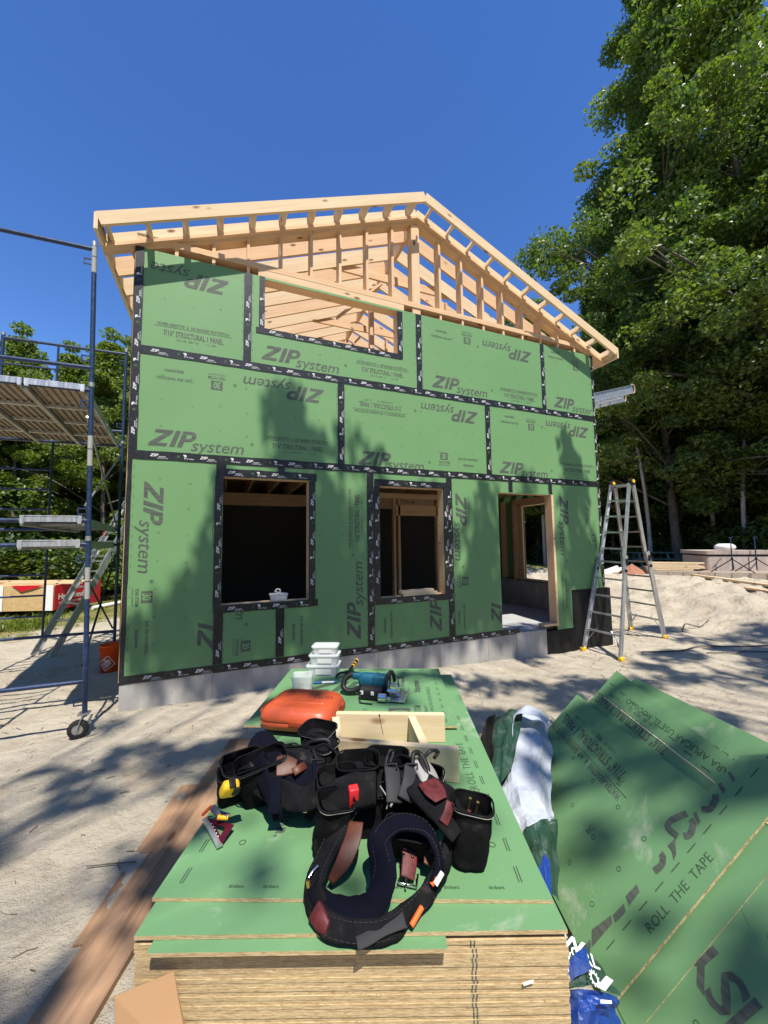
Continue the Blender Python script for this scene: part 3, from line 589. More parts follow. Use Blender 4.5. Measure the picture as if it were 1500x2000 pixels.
def plank(off, z, label, wd=.475):
    """aluminium scaffold deck, hooks over the front and back bars"""
    c0 = F1 + AD * (off); c1 = c0 + FB * (BK - F1).length; zt = z + .02; root = thing('scaffold_plank', label, 'scaffold plank', 'decks hooked across the blue scaffold')
    side = AD; L = (c1 - c0)
    mb = MB(); up = V(0, 0, 1)
    for s_ in (0, wd): mb.beam(z3(c0 + side * s_, zt - .025) + FB * .03, z3(c1 + side * s_, zt - .025) - FB * .03, .02, .085)
    mb.build('side_rail', 'alu', root)
    mb = MB(); mb.beam(z3(c0 + side * wd / 2, zt + .01) + FB * .03, z3(c1 + side * wd / 2, zt + .01) - FB * .03, wd - .02, .012, mi=0)
    mb.build('deck_board', 'ply', root)
    mb = MB()
    for k in range(7):
        s_ = .035 + k * (wd - .07) / 6; mb.beam(z3(c0 + side * s_, zt - .008) + FB * .04, z3(c1 + side * s_, zt - .008) - FB * .04, .014, .022)
    mb.build('deck_rib', 'greywood', root)
    for t in (.25, .5, .75):
        q = c0 + FB * L.length * t; mb = MB(); mb.beam(z3(q + side * .01, zt - .035), z3(q + side * (wd - .01), zt - .035), .04, .03); mb.build('cross_member', 'alu', root)
    for (c, sg) in ((c0, 1), (c1, -1)):
        mb = MB()
        mb.beam(z3(c + side * .0, zt + .022), z3(c + side * wd, zt + .022), .05, .012)
        for s_ in (.02, wd - .02): mb.beam(z3(c + side * s_, zt + .02) - FB * sg * .035, z3(c + side * s_, zt - .05) - FB * sg * .035, .03, .012, FB); 
        mb.beam(z3(c + side * .0, zt - .012) - FB * sg * .036, z3(c + side * wd, zt - .012) - FB * sg * .036, .008, .045)
        mb.build('hook', 'alu', root)
plank(.05, 2.97, 'upper aluminium scaffold deck nearest the house, ribbed underside in view')
plank(.54, 2.97, 'upper scaffold deck left of the one nearest the house')
plank(1.03, 2.97, 'upper scaffold deck farthest from the house at the left edge')
plank(.05, 1.67, 'middle scaffold deck on its own at chest height of the tower')
plank(.06, 1.44, 'lowest scaffold deck hooked just under the middle one')

# ================================================================== LADDERS
def ladder_rail(mb, p, q, ax, w=.072, t=.028):
    """channel rail: web plus two flanges, ax = direction of the rungs"""
    p = Vector(p); q = Vector(q); ax = Vector(ax).normalized(); mb.beam(p, q, w, .004, ax)
    d = (q - p).normalized(); s_ = d.cross(ax).normalized()
    for k in (-1, 1): mb.beam(p + s_ * k * (w / 2 - .002) + ax * t / 2, q + s_ * k * (w / 2 - .002) + ax * t / 2, .004, t, ax)
def section(root, a0, a1, b0, b1, n, rail_w=.07, first=.3, step=.3, mt='alu'):
    """one ladder section between rail a (a0 foot to a1 head) and rail b"""
    a0, a1, b0, b1 = map(Vector, (a0, a1, b0, b1)); ax = (b0 - a0).normalized()
    for p, q, d in ((a0, a1, ax), (b0, b1, -ax)):
        mb = MB(); ladder_rail(mb, p, q, d, rail_w); mb.build('rail', mt, root)
    L = (a1 - a0).length
    for k in range(n):
        t = (first + k * step) / L; p = a0.lerp(a1, t); q = b0.lerp(b1, t); mb = MB(); d = (q - p).normalized(); u = (a1 - a0).normalized(); s_ = d.cross(u)
        hor = V(s_.x, s_.y, 0).normalized(); mb.beam(p, q, .034, .022, u.lerp(V(0, 0, 1), .8)); mb.beam(p + hor * .012 + V(0, 0, .013), q + hor * .012 + V(0, 0, .013), .014, .006); mb.beam(p - hor * .012 + V(0, 0, .013), q - hor * .012 + V(0, 0, .013), .014, .006); mb.build('rung', mt, root)
sl_ = thing('step_ladder', 'tall aluminium folding ladder standing open on yellow feet by the right corner of the house', 'ladder', loc=(7.7, -.3, -.44))
L0 = thing('x', '', ''); bpy.data.objects.remove(L0)
fa, fb_ = V(6.64, -.07, G(6.64, -.07) + .03), V(6.735, -.68, G(6.735, -.68) + .03); ha, hb = V(7.60, -.02, 2.43), V(7.62, -.38, 2.41)
ra, rb = V(8.80, .62, G(8.8, .62) + .03), V(8.69, -.13, G(8.69, -.13) + .03); ka, kb = V(7.72, -.0, 2.46), V(7.74, -.36, 2.46)
bpy.context.view_layer.update()
def secp(a0, a1, b0, b1, n, **k):
    before = set(bpy.data.objects); section(None, a0, a1, b0, b1, n, **k)
    for o in set(bpy.data.objects) - before: par(o, sl_)
mid = .50
secp(fa, fa.lerp(ha, .56), fb_, fb_.lerp(hb, .56), 5, rail_w=.085, first=.34); secp(fa.lerp(ha, mid) + V(.01, -.035, 0), ha, fb_.lerp(hb, mid) + V(.01, .035, 0), hb, 5, first=.28)
secp(ra, ra.lerp(ka, .56), rb, rb.lerp(kb, .56), 5, rail_w=.085, first=.34); secp(ra.lerp(ka, mid) + V(-.01, -.035, 0), ka, rb.lerp(kb, mid) + V(-.01, .035, 0), kb, 5, first=.28)
for (a0, b0, a1, b1) in ((fa, fb_, ha, hb), (ra, rb, ka, kb)):
    mb = MB(); c = a0.lerp(b0, .5).lerp(a1.lerp(b1, .5), .15)
    mb.beam(a0.lerp(a1, .03), a0.lerp(a1, .13).lerp(b0.lerp(b1, .13), .3), .03, .004); mb.beam(b0.lerp(b1, .03), b0.lerp(b1, .13).lerp(a0.lerp(a1, .13), .3), .03, .004); par(mb.build('foot_brace', 'alu'), sl_)
    for p, d in ((a0, a1), (b0, b1)):
        o = MB().box(p - V(0, 0, .0) , (.085, .06, .055), bev=.008).build('foot', 'yellow'); par(o, sl_)
        q = p.lerp(d, .52); par(MB().box(q, (.035, .05, .11), bev=.006).build('lock', 'dark'), sl_); q = p.lerp(d, .47); par(MB().box(q, (.05, .04, .05), bev=.006).build('lock', 'dark'), sl_)
for p, q in ((ha, ka), (hb, kb)):
    c = (p + q) / 2; mb = MB(); mb.tube([c + V(0, -.03, .01), c + V(0, .03, .01)], .065, 16); par(mb.build('hinge', 'dark'), sl_)
    mb = MB(); mb.tube([c + V(.0, -.045, .02), c + V(.0, -.03, .02)], .03, 12); par(mb.build('hinge_knob', 'yellow'), sl_)
# ladder leaning on the left eave behind the scaffold
L2 = thing('extension_ladder', 'aluminium ladder with blue labels leaning behind the scaffold', 'ladder', loc=(-1.85, 3.29, -.36))
dd = V(.95, .91, 2.56).normalized(); sd = V(.69, -.72, 0); p0 = V(-1.87, 3.30, G(-1.87, 3.3)); bpy.context.view_layer.update()
def on(root, fn):
    before = set(bpy.data.objects); fn()
    for o in set(bpy.data.objects) - before:
        if o.parent is None: par(o, root)
on(L2, lambda: section(None, p0, p0 + dd * 2.2, p0 + sd * .52, p0 + sd * .52 + dd * 2.2, 7, rail_w=.10)); q0 = p0 + sd * .04
on(L2, lambda: section(None, q0 + dd * 1.6, q0 + dd * 4.9, q0 + sd * .44 + dd * 1.6, q0 + sd * .44 + dd * 4.9, 11, rail_w=.08, first=.1))
def lab():
    for t, l_, m_ in ((.30, .34, 'blueL'), (.95, .22, 'blueL'), (1.32, .10, 'yellow'), (1.75, .3, 'blueL'), (2.15, .3, 'red')):
        c = p0 + dd * t; nn = dd.cross(sd).normalized(); MB().beam(c - sd * .006, c + dd * l_ - sd * .006, .075, .004, sd).build('label', m_)
M['blueL'] = mat('blue_label', (.04, .13, .33), .5)
on(L2, lab)
# ladder end poking out past the right side wall
L3 = thing('roof_ladder', 'grey aluminium ladder end jutting out past the right side of the house', 'ladder', loc=(8.5, 1.0, 4.4)); bpy.context.view_layer.update()
a0, a1 = V(7.36, .93, 4.22), V(9.92, 1.0, 4.99); off = V(.28, .42, -.02)
def lad3():
    for p, q in ((a0 - V(.0, 0, .0), a1), (a0 + off, a1 + off)):
        mb = MB(); mb.beam(p, q, .012, .20, (0, 0, 1)); mb.beam(p + V(0, -.015, .1), q + V(0, -.015, .1), .04, .008); mb.beam(p + V(0, -.015, -.1), q + V(0, -.015, -.1), .04, .008); mb.build('rail', 'alu')
        mb = MB(); e = q + V(.02, 0, 0); mb.tube([e + V(-.1, -.012, .10), e + V(0, -.012, .11), e + V(.03, -.012, .05), e + V(.03, -.012, -.05), e + V(0, -.012, -.10)], .014, 8); mb.build('end_cap', 'card2')
    for k in range(7):
        t = .12 + k * .135; MB().tube([a0.lerp(a1, t), (a0 + off).lerp(a1 + off, t)], .017, 8).build('rung', 'alu')
M['card2'] = mat('worn_end_cap', (.45, .32, .24), .6)
on(L3, lad3)

# ================================================================== LEFT BACKGROUND
bk = thing('bucket', 'orange plastic bucket with a white store logo behind the scaffold post', 'bucket', loc=(-.47, 1.86, -.37)); bpy.context.view_layer.update()
def bucket():
    n = 28; z0 = 0; prof = [(0, .004), (.135, .004), (.152, .36), (.160, .362), (.160, .375), (.146, .375), (.130, .02), (0, .02)]; 
    vs = [V(r * math.cos(2 * math.pi * k / n), r * math.sin(2 * math.pi * k / n), z) for k in range(n) for r, z in prof]; m_ = len(prof); mb = MB()
    mb.add(vs, [(k * m_ + i, ((k + 1) % n) * m_ + i, ((k + 1) % n) * m_ + i + 1, k * m_ + i + 1) for k in range(n) for i in range(m_ - 1)], 0, True)
    for zz in (.30, .325): mb.tube([V(.156 * math.cos(2 * math.pi * k / n), .156 * math.sin(2 * math.pi * k / n), zz) for k in range(n + 1)], .004, 6)
    o = mb.build('pail', 'bucket'); 
    def cyl(a, b, c=0): th = -1.78 + a / .15; r = .1405 + .045 * (b + .06) + .0035 + c; return V(r * math.cos(th), r * math.sin(th), .14 + b)
    class FF: pass
    mb = MB(); ro = R(35); rotp = lambda x, y: (x * math.cos(ro) - y * math.sin(ro), x * math.sin(ro) + y * math.cos(ro))
    for h in (.078, ):
        ed = [rotp(sx * .078, sy * .078) for sx, sy in ((-1, -1), (1, -1), (1, 1), (-1, 1))]; inn = [rotp(sx * .070, sy * .070) for sx, sy in ((-1, -1), (1, -1), (1, 1), (-1, 1))]
        for i in range(4):
            j = (i + 1) % 4
            for s_ in range(6):
                a = s_ / 6; b = (s_ + 1) / 6; L_ = lambda P, Q, t: (P[0] + (Q[0] - P[0]) * t, P[1] + (Q[1] - P[1]) * t)
                mb.add([cyl(*L_(ed[i], ed[j], a)), cyl(*L_(ed[i], ed[j], b)), cyl(*L_(inn[i], inn[j], b)), cyl(*L_(inn[i], inn[j], a))], [(0, 1, 2, 3)], 0)
    for s_, y, sz in (('THE', .036, .036), ('HOME', -.004, .05), ('DEPOT', -.046, .042)):
        vs, fs = text(s_, sz, .03, 0, .9, 'CENTER', .8); mb.add([cyl(*rotp(x, yy + y)) for x, yy in vs], fs, 0)
    mb.build('printed_logo', 'white', o)
    mb = MB(); mb.tube([V(.158 * math.cos(a), .158 * math.sin(a), .33 - .10 * math.sin(a * 1.0)) for a in [math.pi * k / 10 for k in range(11)]], .003, 6); mb.build('handle', 'steel')
def on_local(root, fn):
    before = set(bpy.data.objects); fn()
    for o in set(bpy.data.objects) - before:
        if o.parent is None: o.parent = root
on_local(bk, bucket)
# wrapped unit of sheet goods with torn red wrap
wu = thing('wrapped_lumber_bundle', 'unit of sheet goods in torn red and white lettered wrap on the lawn', 'lumber bundle', loc=(-3.0, 7.6, -.36)); 
wfr = frame((-2.98, 7.53, -.20), (-.94, .33, 0), (0, 0, 1)); rfr = frame((-2.975, 7.55, -.20), (.41, .91, 0), (0, 0, 1))
def bundle():
    c = wfr(1.6, .33, -.75 * 1); P = [rfr(0, 0), rfr(1.55, 0), rfr(1.55, 0) + wfr.X * 3.3, wfr(3.3, 0)]
    base = [Vector(p) for p in P]; mb = MB(); vs = base + [p + V(0, 0, .64) for p in base]
    mb.add(vs, [(0, 1, 5, 4), (1, 2, 6, 5), (2, 3, 7, 6), (3, 0, 4, 7), (4, 5, 6, 7), (3, 2, 1, 0)], [1, 1, 0, 0, 0, 0]); mb.build('sheets', ['osbface', 'redwrap'])
    f_ = lambda a, b, c=0: Vector(wfr(a, b, -c))
    for (x0, x1, m_) in ((.0, .02, 1), (.02, .20, 0), (1.24, 1.38, 0), (1.38, 1.62, 1), (2.9, 3.3, 0)): mb = MB(); mb.add([f_(x0, 0, .006), f_(x1, 0, .006), f_(x1, .645, .006), f_(x0, .645, .006)], [(0, 1, 2, 3)], m_); mb.build('wrap_strip', ['white', 'redwrap'])
    mb = MB(); mb.add([f_(.02, .645, .008), f_(.25, .645, .008), f_(.55, .55, .02), f_(.8, .49, .02), f_(1.05, .645, .008)], [(0, 1, 2, 3, 4)], 1)
    mb.build('torn_wrap', ['white', 'redwrap'])
    mb = MB(); rf = lambda a, b, c=0: Vector(rfr(a, b, c))
    g_ = frame(rfr(.10, .26, .004), rfr.X, rfr.Y)
    sgn = 1 if g_.N.dot(V(0, -1, 0)) > 0 else -1
    mb.geom(text('Hammond', .20, .03, 0, .95, 'LEFT', 1.0), g_, .004 * sgn, 0); mb.geom(text('LUMBER COMPANY', .085, .02, 0, 1, 'LEFT', 1), sub(g_, .03, -.12), .004 * sgn, 0)
    mb.build('wrap_lettering', 'white')
    for s_ in (.12, 1.35): MB().box(rfr(s_, -.09) + wfr.X * 1.6, (.09, .09, .16)).build('bearer', 'greywood')
on(wu, bundle)
bb = thing('long_board', 'long pine boards laid on top of the red wrapped bundle', 'boards'); a = beam_obj('board', wfr(-.3, .67, 0) + V(.25, .1, .0), wfr(3.4, .67, 0) + V(0, 1.0, .0), .14, .04, 'pine2', bb); beam_obj('board', wfr(-.2, .71, 0) + V(.25, .3, .0), wfr(3.4, .71, 0) + V(0, .8, .0), .14, .04, 'pine', bb)
o = MB(); 
cx, cy = -4.6, 15.0; n = 22; vs = [(cx, cy, .55)]; rings = 7
for r in range(1, rings + 1):
    for k in range(n): a = 2 * math.pi * k / n; rr = r / rings; vs.append((cx + 2.3 * rr * math.cos(a), cy + 1.2 * rr * math.sin(a), -.4 + 1.25 * (1 - rr ** 2) ** .8 * (1 + .15 * math.sin(3 * a + r)) + random.uniform(-.04, .04)))
fs = [(0, 1 + k, 1 + (k + 1) % n) for k in range(n)] + [(1 + r * n + k, 1 + (r + 1) * n + k, 1 + (r + 1) * n + (k + 1) % n, 1 + r * n + (k + 1) % n) for r in range(rings - 1) for k in range(n)]
o.add(vs, fs, 0); tag(o.build('tarp_covered_pile', 'silver'), 'grey silver tarp draped over a low heap under the trees at the left', 'tarp')
pl = thing('old_panel', 'brown wooden panels lying tilted on the grass behind the scaffold', 'panels')
for k in range(3): beam_obj('panel_board', (-3.6 + .45 * k, 12.4, -.32 + .03 * k), (-2.6 + .45 * k, 14.0, .38 + .02 * k), .5, .04, 'greywood', pl)
pipe = MB(); pipe.tube([(-2.35, 8.3, -.30), (-1.62, 9.2, -.26)], .055, 12); tag(pipe.build('drain_pipe', 'white'), 'short white plastic pipe on the grass beside the red bundle', 'pipe')
# grass blades: lawn tufts, beyond counting
def blades(name, pts, h, w, m_, lean=.5):
    n = len(pts); P = np.asarray(pts); a = rng.uniform(0, 6.28, n); hh = h * rng.uniform(.5, 1.3, n); dx = np.cos(a); dy = np.sin(a); lx = rng.normal(0, lean, n) * hh; ly = rng.normal(0, lean, n) * hh
    b0 = P + np.stack([dx * w, dy * w, 0 * a], 1); b1 = P - np.stack([dx * w, dy * w, 0 * a], 1); t = P + np.stack([lx, ly, hh], 1); md0 = P + np.stack([lx * .35 + dx * w, ly * .35 + dy * w, hh * .6], 1); md1 = P + np.stack([lx * .35 - dx * w, ly * .35 - dy * w, hh * .6], 1)
    co = np.stack([b0, b1, md1, md0, t], 1).reshape(-1, 3); i = np.arange(n) * 5; fc = np.concatenate([np.stack([i, i + 1, i + 2], 1), np.stack([i, i + 2, i + 3], 1), np.stack([i + 3, i + 2, i + 4], 1)])
    me = bpy.data.meshes.new(name); npmesh(me, co, fc, False); me.materials.append(M[m_]); o = bpy.data.objects.new(name, me); COL.objects.link(o); return o
pts = []
for k in range(16000):
    y = random.uniform(3.6, 16); x = random.uniform(-9, -.4)
    if y - 3.6 - 1.1 * (x + 4) + random.uniform(-1, 1) > .4: pts.append((x, y, G(x, y)))
leafm('grassA', (.10, .15, .03), (.30, .28, .10), .3)
tag(blades('lawn_grass', pts, .06, .006, 'grassA'), kind='stuff')
pts = [(x, y, G(x, y) - .01) for x, y in ((random.uniform(-4.4, -2.5), 0) for _ in range(520)) for y in (5.2 + .45 * (x + 4.4) * .8 + random.uniform(0, .8),)]
tag(blades('weed_clump', pts, .26, .012, 'leafC', .6), 'clump of tall green weeds on the sand edge below the wrapped bundle', 'weeds')
# ================================================================== WORK TABLE: STACK OF SHEETS AND WHAT LIES ON IT
T = frame((.776, -3.61, 0), (.924, -.382, 0), (.382, .924, 0)); TZ = .3415
def sheet(name, fr, w, l, z, th=.0112, mats=('green2', 'osb', 'ink', 'inkthin', 'green'), prints=None, jit=0.):
    mb = MB(); a0 = 0; n = 10
    for (A_, B2, k) in (((0, 0), (w, 0), 0),):
        pass
    vs = [fr(a, b, z + c) for c in (0, th) for a, b in ((0, 0), (w, 0), (w, l), (0, l))]
    mb.add(vs, [(3, 2, 1, 0), (4, 5, 6, 7), (0, 1, 5, 4), (1, 2, 6, 5), (2, 3, 7, 6), (3, 0, 4, 7)], [1, 0, 1, 1, 1, 1])
    if prints: prints(mb, lambda a, b, c=0: fr(a, b, z + th + c))
    return mb
def fr_at(fr, z): f = frame(fr(0, 0, z), fr.X, fr.Y); return f
# lower stack: every sheet its own object
stack = []
NS = 53; pitch = .0114
proto = None
for k in range(NS):
    z = -.3 + k * pitch; mbs = MB(); du = random.uniform(-.004, .004); dv = random.uniform(-.0013, .0013) + .003
    if proto is None:
        f0 = lambda a, b, c=0: V(a, b, c)
        th = .0109; vs = [f0(a, b, c) for c in (0, th) for a, b in ((0, 0), (1.217, 0), (1.217, 2.1), (0, 2.1))]
        mbs.add(vs, [(3, 2, 1, 0), (4, 5, 6, 7), (0, 1, 5, 4), (1, 2, 6, 5), (2, 3, 7, 6), (3, 0, 4, 7)], [1, 0, 1, 1, 1, 1])
        for x in (.945, .955): mbs.add([f0(x, -.0006, 0), f0(x + .0045, -.0006, 0), f0(x + .0045, -.0006, th), f0(x, -.0006, th)], [(0, 1, 2, 3)], 2)
        proto = mbs.build('stacked_sheet', ['osb', 'osb', 'ink']); o = proto
    else: o = proto.copy(); COL.objects.link(o)
    o.matrix_world = Matrix((( *[T.X.x, T.Y.x, 0], T(du, dv).x), (T.X.y, T.Y.y, 0, T(du, dv).y), (0, 0, 1, z), (0, 0, 0, 1))) @ Matrix.Rotation(random.uniform(-.0015, .0015), 4, 'Z')
    tag(o, 'green-faced board in the thick pile whose ragged edges show under the tool belts', 'board', 'boards of the pile carrying the tools')
ztop = -.3 + NS * pitch                      # about .304
for u_, w_ in ((.1, .1), (1.0, .1)): tag(MB().box(T(u_ + .05, 1.05, -.34), (w_, 2.0, .075), Matrix((T.X, T.Y, T.N)).transposed()).build('bearer_block', 'greywood'), 'grey timber bearer under the %s side of the sheet pile' % ('left' if u_ < .5 else 'right'), 'bearer')
def dashes(mb, fr, a, b0, b1, along='b', mi=3, L=.06, st=.125, w=.004):
    b = b0
    while b < b1:
        for q in (0, .009):
            if along == 'b': mb.flat([(a + q, b), (a + q + w, b), (a + q + w, b + L), (a + q, b + L)], fr, .0007, mi)
            else: mb.flat([(b, a + q), (b + L, a + q), (b + L, a + q + w), (b, a + q + w)], fr, .0007, mi)
        b += st
def rings(mb, fr, w, l, mi=3, st=.3):
    a = .2
    while a < w:
        b = .22
        while b < l: nailring(mb, fr, a + random.uniform(-.01, .01), b + random.uniform(-.01, .01), mi, .013); b += st
        a += st
def small_words(mb, fr, b, xs, mi=3):
    for x in xs: mb.geom(text('timbers', .018, .012, 0, .9), sub(fr, x, b), .0008, mi)
# T3 narrow offcut sticking out of the pile, with its neighbour
f3 = frame(T(.054, -.034, ztop), T.X, T.Y)
mb = sheet('x', f3, .82, 1.2, .0015); small_words(mb, frame(f3(0, 0, .0128), f3.X, f3.Y), .045, (.02, .24, .44, .58)); mb.flat([(.595, .0), (.60, 0), (.60, .06), (.595, .06)], frame(f3(0, 0, .0128), f3.X, f3.Y), .0009, 2)
tag(mb.build('narrow_offcut', ['green2', 'osb', 'ink', 'inkthin', 'green']), 'narrow green offcut sticking out in front of the pile and casting a dark shadow band', 'offcut')
mb = sheet('x', frame(T(.885, .012, ztop), T.X, T.Y), .33, 1.2, .0015); tag(mb.build('short_offcut', ['green2', 'osb', 'ink', 'inkthin', 'green']), 'short board beside the narrow offcut at the right front of the pile', 'offcut')
f2 = frame(T(-.001, .0, .3180), T.X, T.Y); mb = sheet('x', f2, 1.219, 1.9, 0.); g_ = frame(f2(0, 0, .0112), f2.X, f2.Y)
tag(mb.build('green_sheet', ['green2', 'osb', 'ink', 'inkthin', 'green']), 'full-width green sheet just under the one carrying the belts, scuffed front strip in view', 'sheet')
f1 = frame(T(-.012, .104, .3300), T.X - T.Y * .022, T.Y); mb = sheet('x', f1, 1.222, 2.0, 0.); g_ = frame(f1(0, 0, .0112), f1.X, f1.Y)
dashes(mb, g_, .055, .05, 1.1); dashes(mb, g_, 1.14, .06, 1.2); small_words(mb, g_, .035, (.22, .33, .50, .72, .90, 1.04)); rings(mb, g_, 1.2, 1.5)
mb.geom(text('ROLL THE TAPE', .052, -.001, 0, 1.1), sub(g_, 1.115, .52, 90), .0008, 3); mb.geom(text('revolution.', .072, .02, 0, 1.05), sub(g_, .30, .58, -90), .0008, 2); mb.geom(text('PARA APLICAR', .045, -.001), sub(g_, .11, .70, 90), .0008, 3)
tag(mb.build('green_sheet', ['green2', 'osb', 'ink', 'inkthin', 'green']), 'top green sheet of the work table with the two black tool belts lying on it', 'sheet')
f0 = frame(T(-.115, 1.185, .3418), T.X - T.Y * .035, T.Y); mb = sheet('x', frame(T(-.105, 1.20, .3415), T.X - T.Y * .01, T.Y), 1.22, .96, 0.); tag(mb.build('green_sheet', ['green2', 'osb', 'ink', 'inkthin', 'green']), 'lower green sheet of the pair at the far end of the work table', 'sheet')
f0 = frame(T(-.118, 1.180, .3535), T.X - T.Y * .036, T.Y); mb = sheet('x', f0, 1.245, 1.02, 0.); g_ = frame(f0(0, 0, .0112), f0.X, f0.Y)
dashes(mb, g_, 1.18, .05, .95, L=.045, st=.10); dashes(mb, g_, .97, .2, 1.1, 'a', L=.045); pr30(mb, sub(g_, .98, .16, 90), 1.25, 2, 0); prjoin(mb, sub(g_, .985, .62, 90), 1.15, 2)
zg = zip_geom(.2); mb.geom(zg, sub(g_, .22, .52, 0), .0008, 3); mb.geom(text('PARA APLICAR USE EL RODILLO', .035, -.001), sub(g_, 1.13, .10, 90), .0008, 3); rings(mb, g_, 1.1, .9, st=.25)
tag(mb.build('green_sheet', ['green2', 'osb', 'ink', 'inkthin', 'green']), 'raised green sheet at the far end of the work table under the saw', 'sheet'); T0Z = .3648
# ---- rounded-box lofts
def rrect(w, d, r, n=5):
    out = []
    for cx, cy, a0 in ((w / 2 - r, d / 2 - r, 0), (-w / 2 + r, d / 2 - r, 90), (-w / 2 + r, -d / 2 + r, 180), (w / 2 - r, -d / 2 + r, 270)):
        for k in range(n): a = R(a0 + 90 * k / (n - 1)); out.append((cx + r * math.cos(a), cy + r * math.sin(a)))
    return out
def loft(mb, secs, mp, mi=0, cap0=True, cap1=True):
    """secs: list of (w, d, r, z[, dx, dy]); mp maps local xyz to world"""
    n = None; base = []
    for s_ in secs:
        w, d, r, z = s_[:4]; dx, dy = (s_[4], s_[5]) if len(s_) > 4 else (0, 0); p = rrect(w, d, r); n = len(p); base.append([mp(V(x + dx, y + dy, z)) for x, y in p])
    vs = [v for b in base for v in b]; fs = [(i * n + k, i * n + (k + 1) % n, (i + 1) * n + (k + 1) % n, (i + 1) * n + k) for i in range(len(secs) - 1) for k in range(n)]
    mb.add(vs, fs, mi, True)
    if cap0: mb.add(base[0][::-1], [tuple(range(n))], mi)
    if cap1: mb.add(base[-1], [tuple(range(n))], mi)
    return mb
def mapper(fr, u, v, z, rot=0, tilt=0, roll=0):
    mt = Matrix((fr.X, fr.Y, fr.N)).transposed(); o = Vector(fr(u, v, z)); rt = mt @ Matrix.Rotation(R(rot), 3, 'Z') @ Matrix.Rotation(R(tilt), 3, 'X') @ Matrix.Rotation(R(roll), 3, 'Y')
    f = lambda p: o + rt @ Vector(p); f.rt = rt; f.o = o; return f
def mbox(mb, mp, c, d, mi=0, bev=.004): mb.box(mp(c), d, mp.rt, mi, bev); return mb
def root_at(name, mp, label, cat, group=None):
    r = thing(name, label, cat, group, loc=mp((0, 0, 0))); bpy.context.view_layer.update(); return r
def part(mb, name, m_, root, **k): return par(mb.build(name, m_, **k), root)
M['orange2'] = mat('orange_latch', (.32, .05, .018), .5)
# ---- orange tool case
mp = mapper(T, .222, 1.24, T0Z + .001, -11); c_ = root_at('tool_case', mp, 'orange hard plastic tool case lying shut on the far green sheet', 'tool case')
W_, D_2 = .43, .37
mb = MB(); loft(mb, [(W_ - .07, D_2 - .07, .06, 0), (W_ - .025, D_2 - .02, .075, .012), (W_, D_2, .08, .035), (W_ + .004, D_2 + .004, .08, .052), (W_ - .004, D_2 - .004, .078, .0545)], mp); part(mb, 'lower_shell', 'orange', c_)
mb = MB(); loft(mb, [(W_ - .004, D_2 - .004, .078, .055), (W_ + .004, D_2 + .004, .08, .058), (W_ - .002, D_2 - .002, .08, .082), (W_ - .03, D_2 - .03, .075, .108), (W_ - .07, D_2 - .07, .07, .122), (W_ - .11, D_2 - .11, .06, .126)], mp)
loft(mb, [(.24, .17, .018, .1255, .03, .02), (.235, .165, .016, .1285, .03, .02)], mp); part(mb, 'upper_shell', 'orange', c_)
for y_ in (-.06, .0, .06): part(mbox(MB(), mp, (-.135, y_, .1262), (.05, .018, .004), 0, .0015), 'moulded_rib', 'orange', c_)
part(mbox(MB(), mp, (.03, -D_2 / 2 - .001, .056), (.09, .012, .03), 0, .004), 'latch', 'orange2', c_)
mb = MB(); g_ = frame(mp((.02, -.015, .1288)), mp.rt @ V(1, .25, 0), mp.rt @ V(-.25, 1, 0)); mb.geom(text('TOOL', .038, .004, 0, 1.3), sub(g_, .04, .0, 0), .0, 0)
for dd_ in ((0, .0), (.0, .10)): pass
part(mb, 'embossed_mark', 'dark', c_)
mb = MB(); mb.tube([mp(p) for p in crom([V(-.205, .10, .06), V(-.235, .09, .066), V(-.245, .04, .068), V(-.245, -.02, .068), V(-.235, -.07, .066), V(-.205, -.08, .06)], 5)], .013, 10); part(mb, 'carry_handle', 'orange', c_)
for y in (-.1, .09): part(mbox(MB(), mp, (W_ / 2 - .004, y, .058), (.03, .05, .045), 0, .008), 'latch', 'orange2', c_)
mb = MB(); mb.tube([mp((-.17, .19, .075)), mp((-.11, .20, .085))], .017, 10); part(mb, 'red_plug', 'red', c_)
# ---- power saw, lying on its side
mp = mapper(T, .60, 1.58, T0Z + .001, -14); s_r = root_at('power_saw', mp, 'teal and black cordless power saw with bare metal shoe lying on the far green sheet', 'power saw')
mb = MB(); loft(mb, [(.13, .06, .02, .055), (.165, .075, .03, .075), (.17, .08, .03, .11), (.15, .065, .03, .135), (.10, .04, .015, .145)], lambda p: mp(V(p.x - .0, p.y + .035, p.z))); mbox(mb, mp, (.07, .035, .10), (.10, .085, .085), 0, .018); mbox(mb, mp, (-.08, .045, .118), (.10, .05, .045), 0, .015); part(mb, 'teal_housing', 'teal', s_r)
mb = MB(); mb.tube([mp(p) for p in crom([V(-.09, .05, .125), V(-.15, .04, .12), V(-.185, .02, .09), V(-.185, .0, .05), V(-.15, -.01, .03), V(-.10, .0, .035), V(-.06, .01, .055)], 6)], [.019] * 37, 12); part(mb, 'grip', 'blackp', s_r)
mb = MB(); mb.tube([mp((-.04, -.03, .045)), mp((.11, -.03, .045))], .042, 20); mbox(mb, mp, (.02, -.035, .03), (.15, .07, .055), 0, .012); part(mb, 'motor', 'blackp', s_r)
mb = MB(); [mbox(mb, mp, (x, -.073, .05), (.022, .006, .026), 0, .003) for x in (-.03, .045)]; part(mb, 'side_label', 'yellow2' if 'yellow2' in M else 'paper', s_r)
mb = MB(); mb.tube([mp(p) for p in crom([V(.11, -.02, .02), V(.125, .0, .10), V(.135, .03, .15), V(.15, .06, .155), V(.16, .09, .11), V(.16, .10, .03)], 6)], .013, 8); mb.tube([mp((.118, .05, .075)), mp((.135, .05, .075))], .075, 24); part(mb, 'blade_guard', 'blackp', s_r)
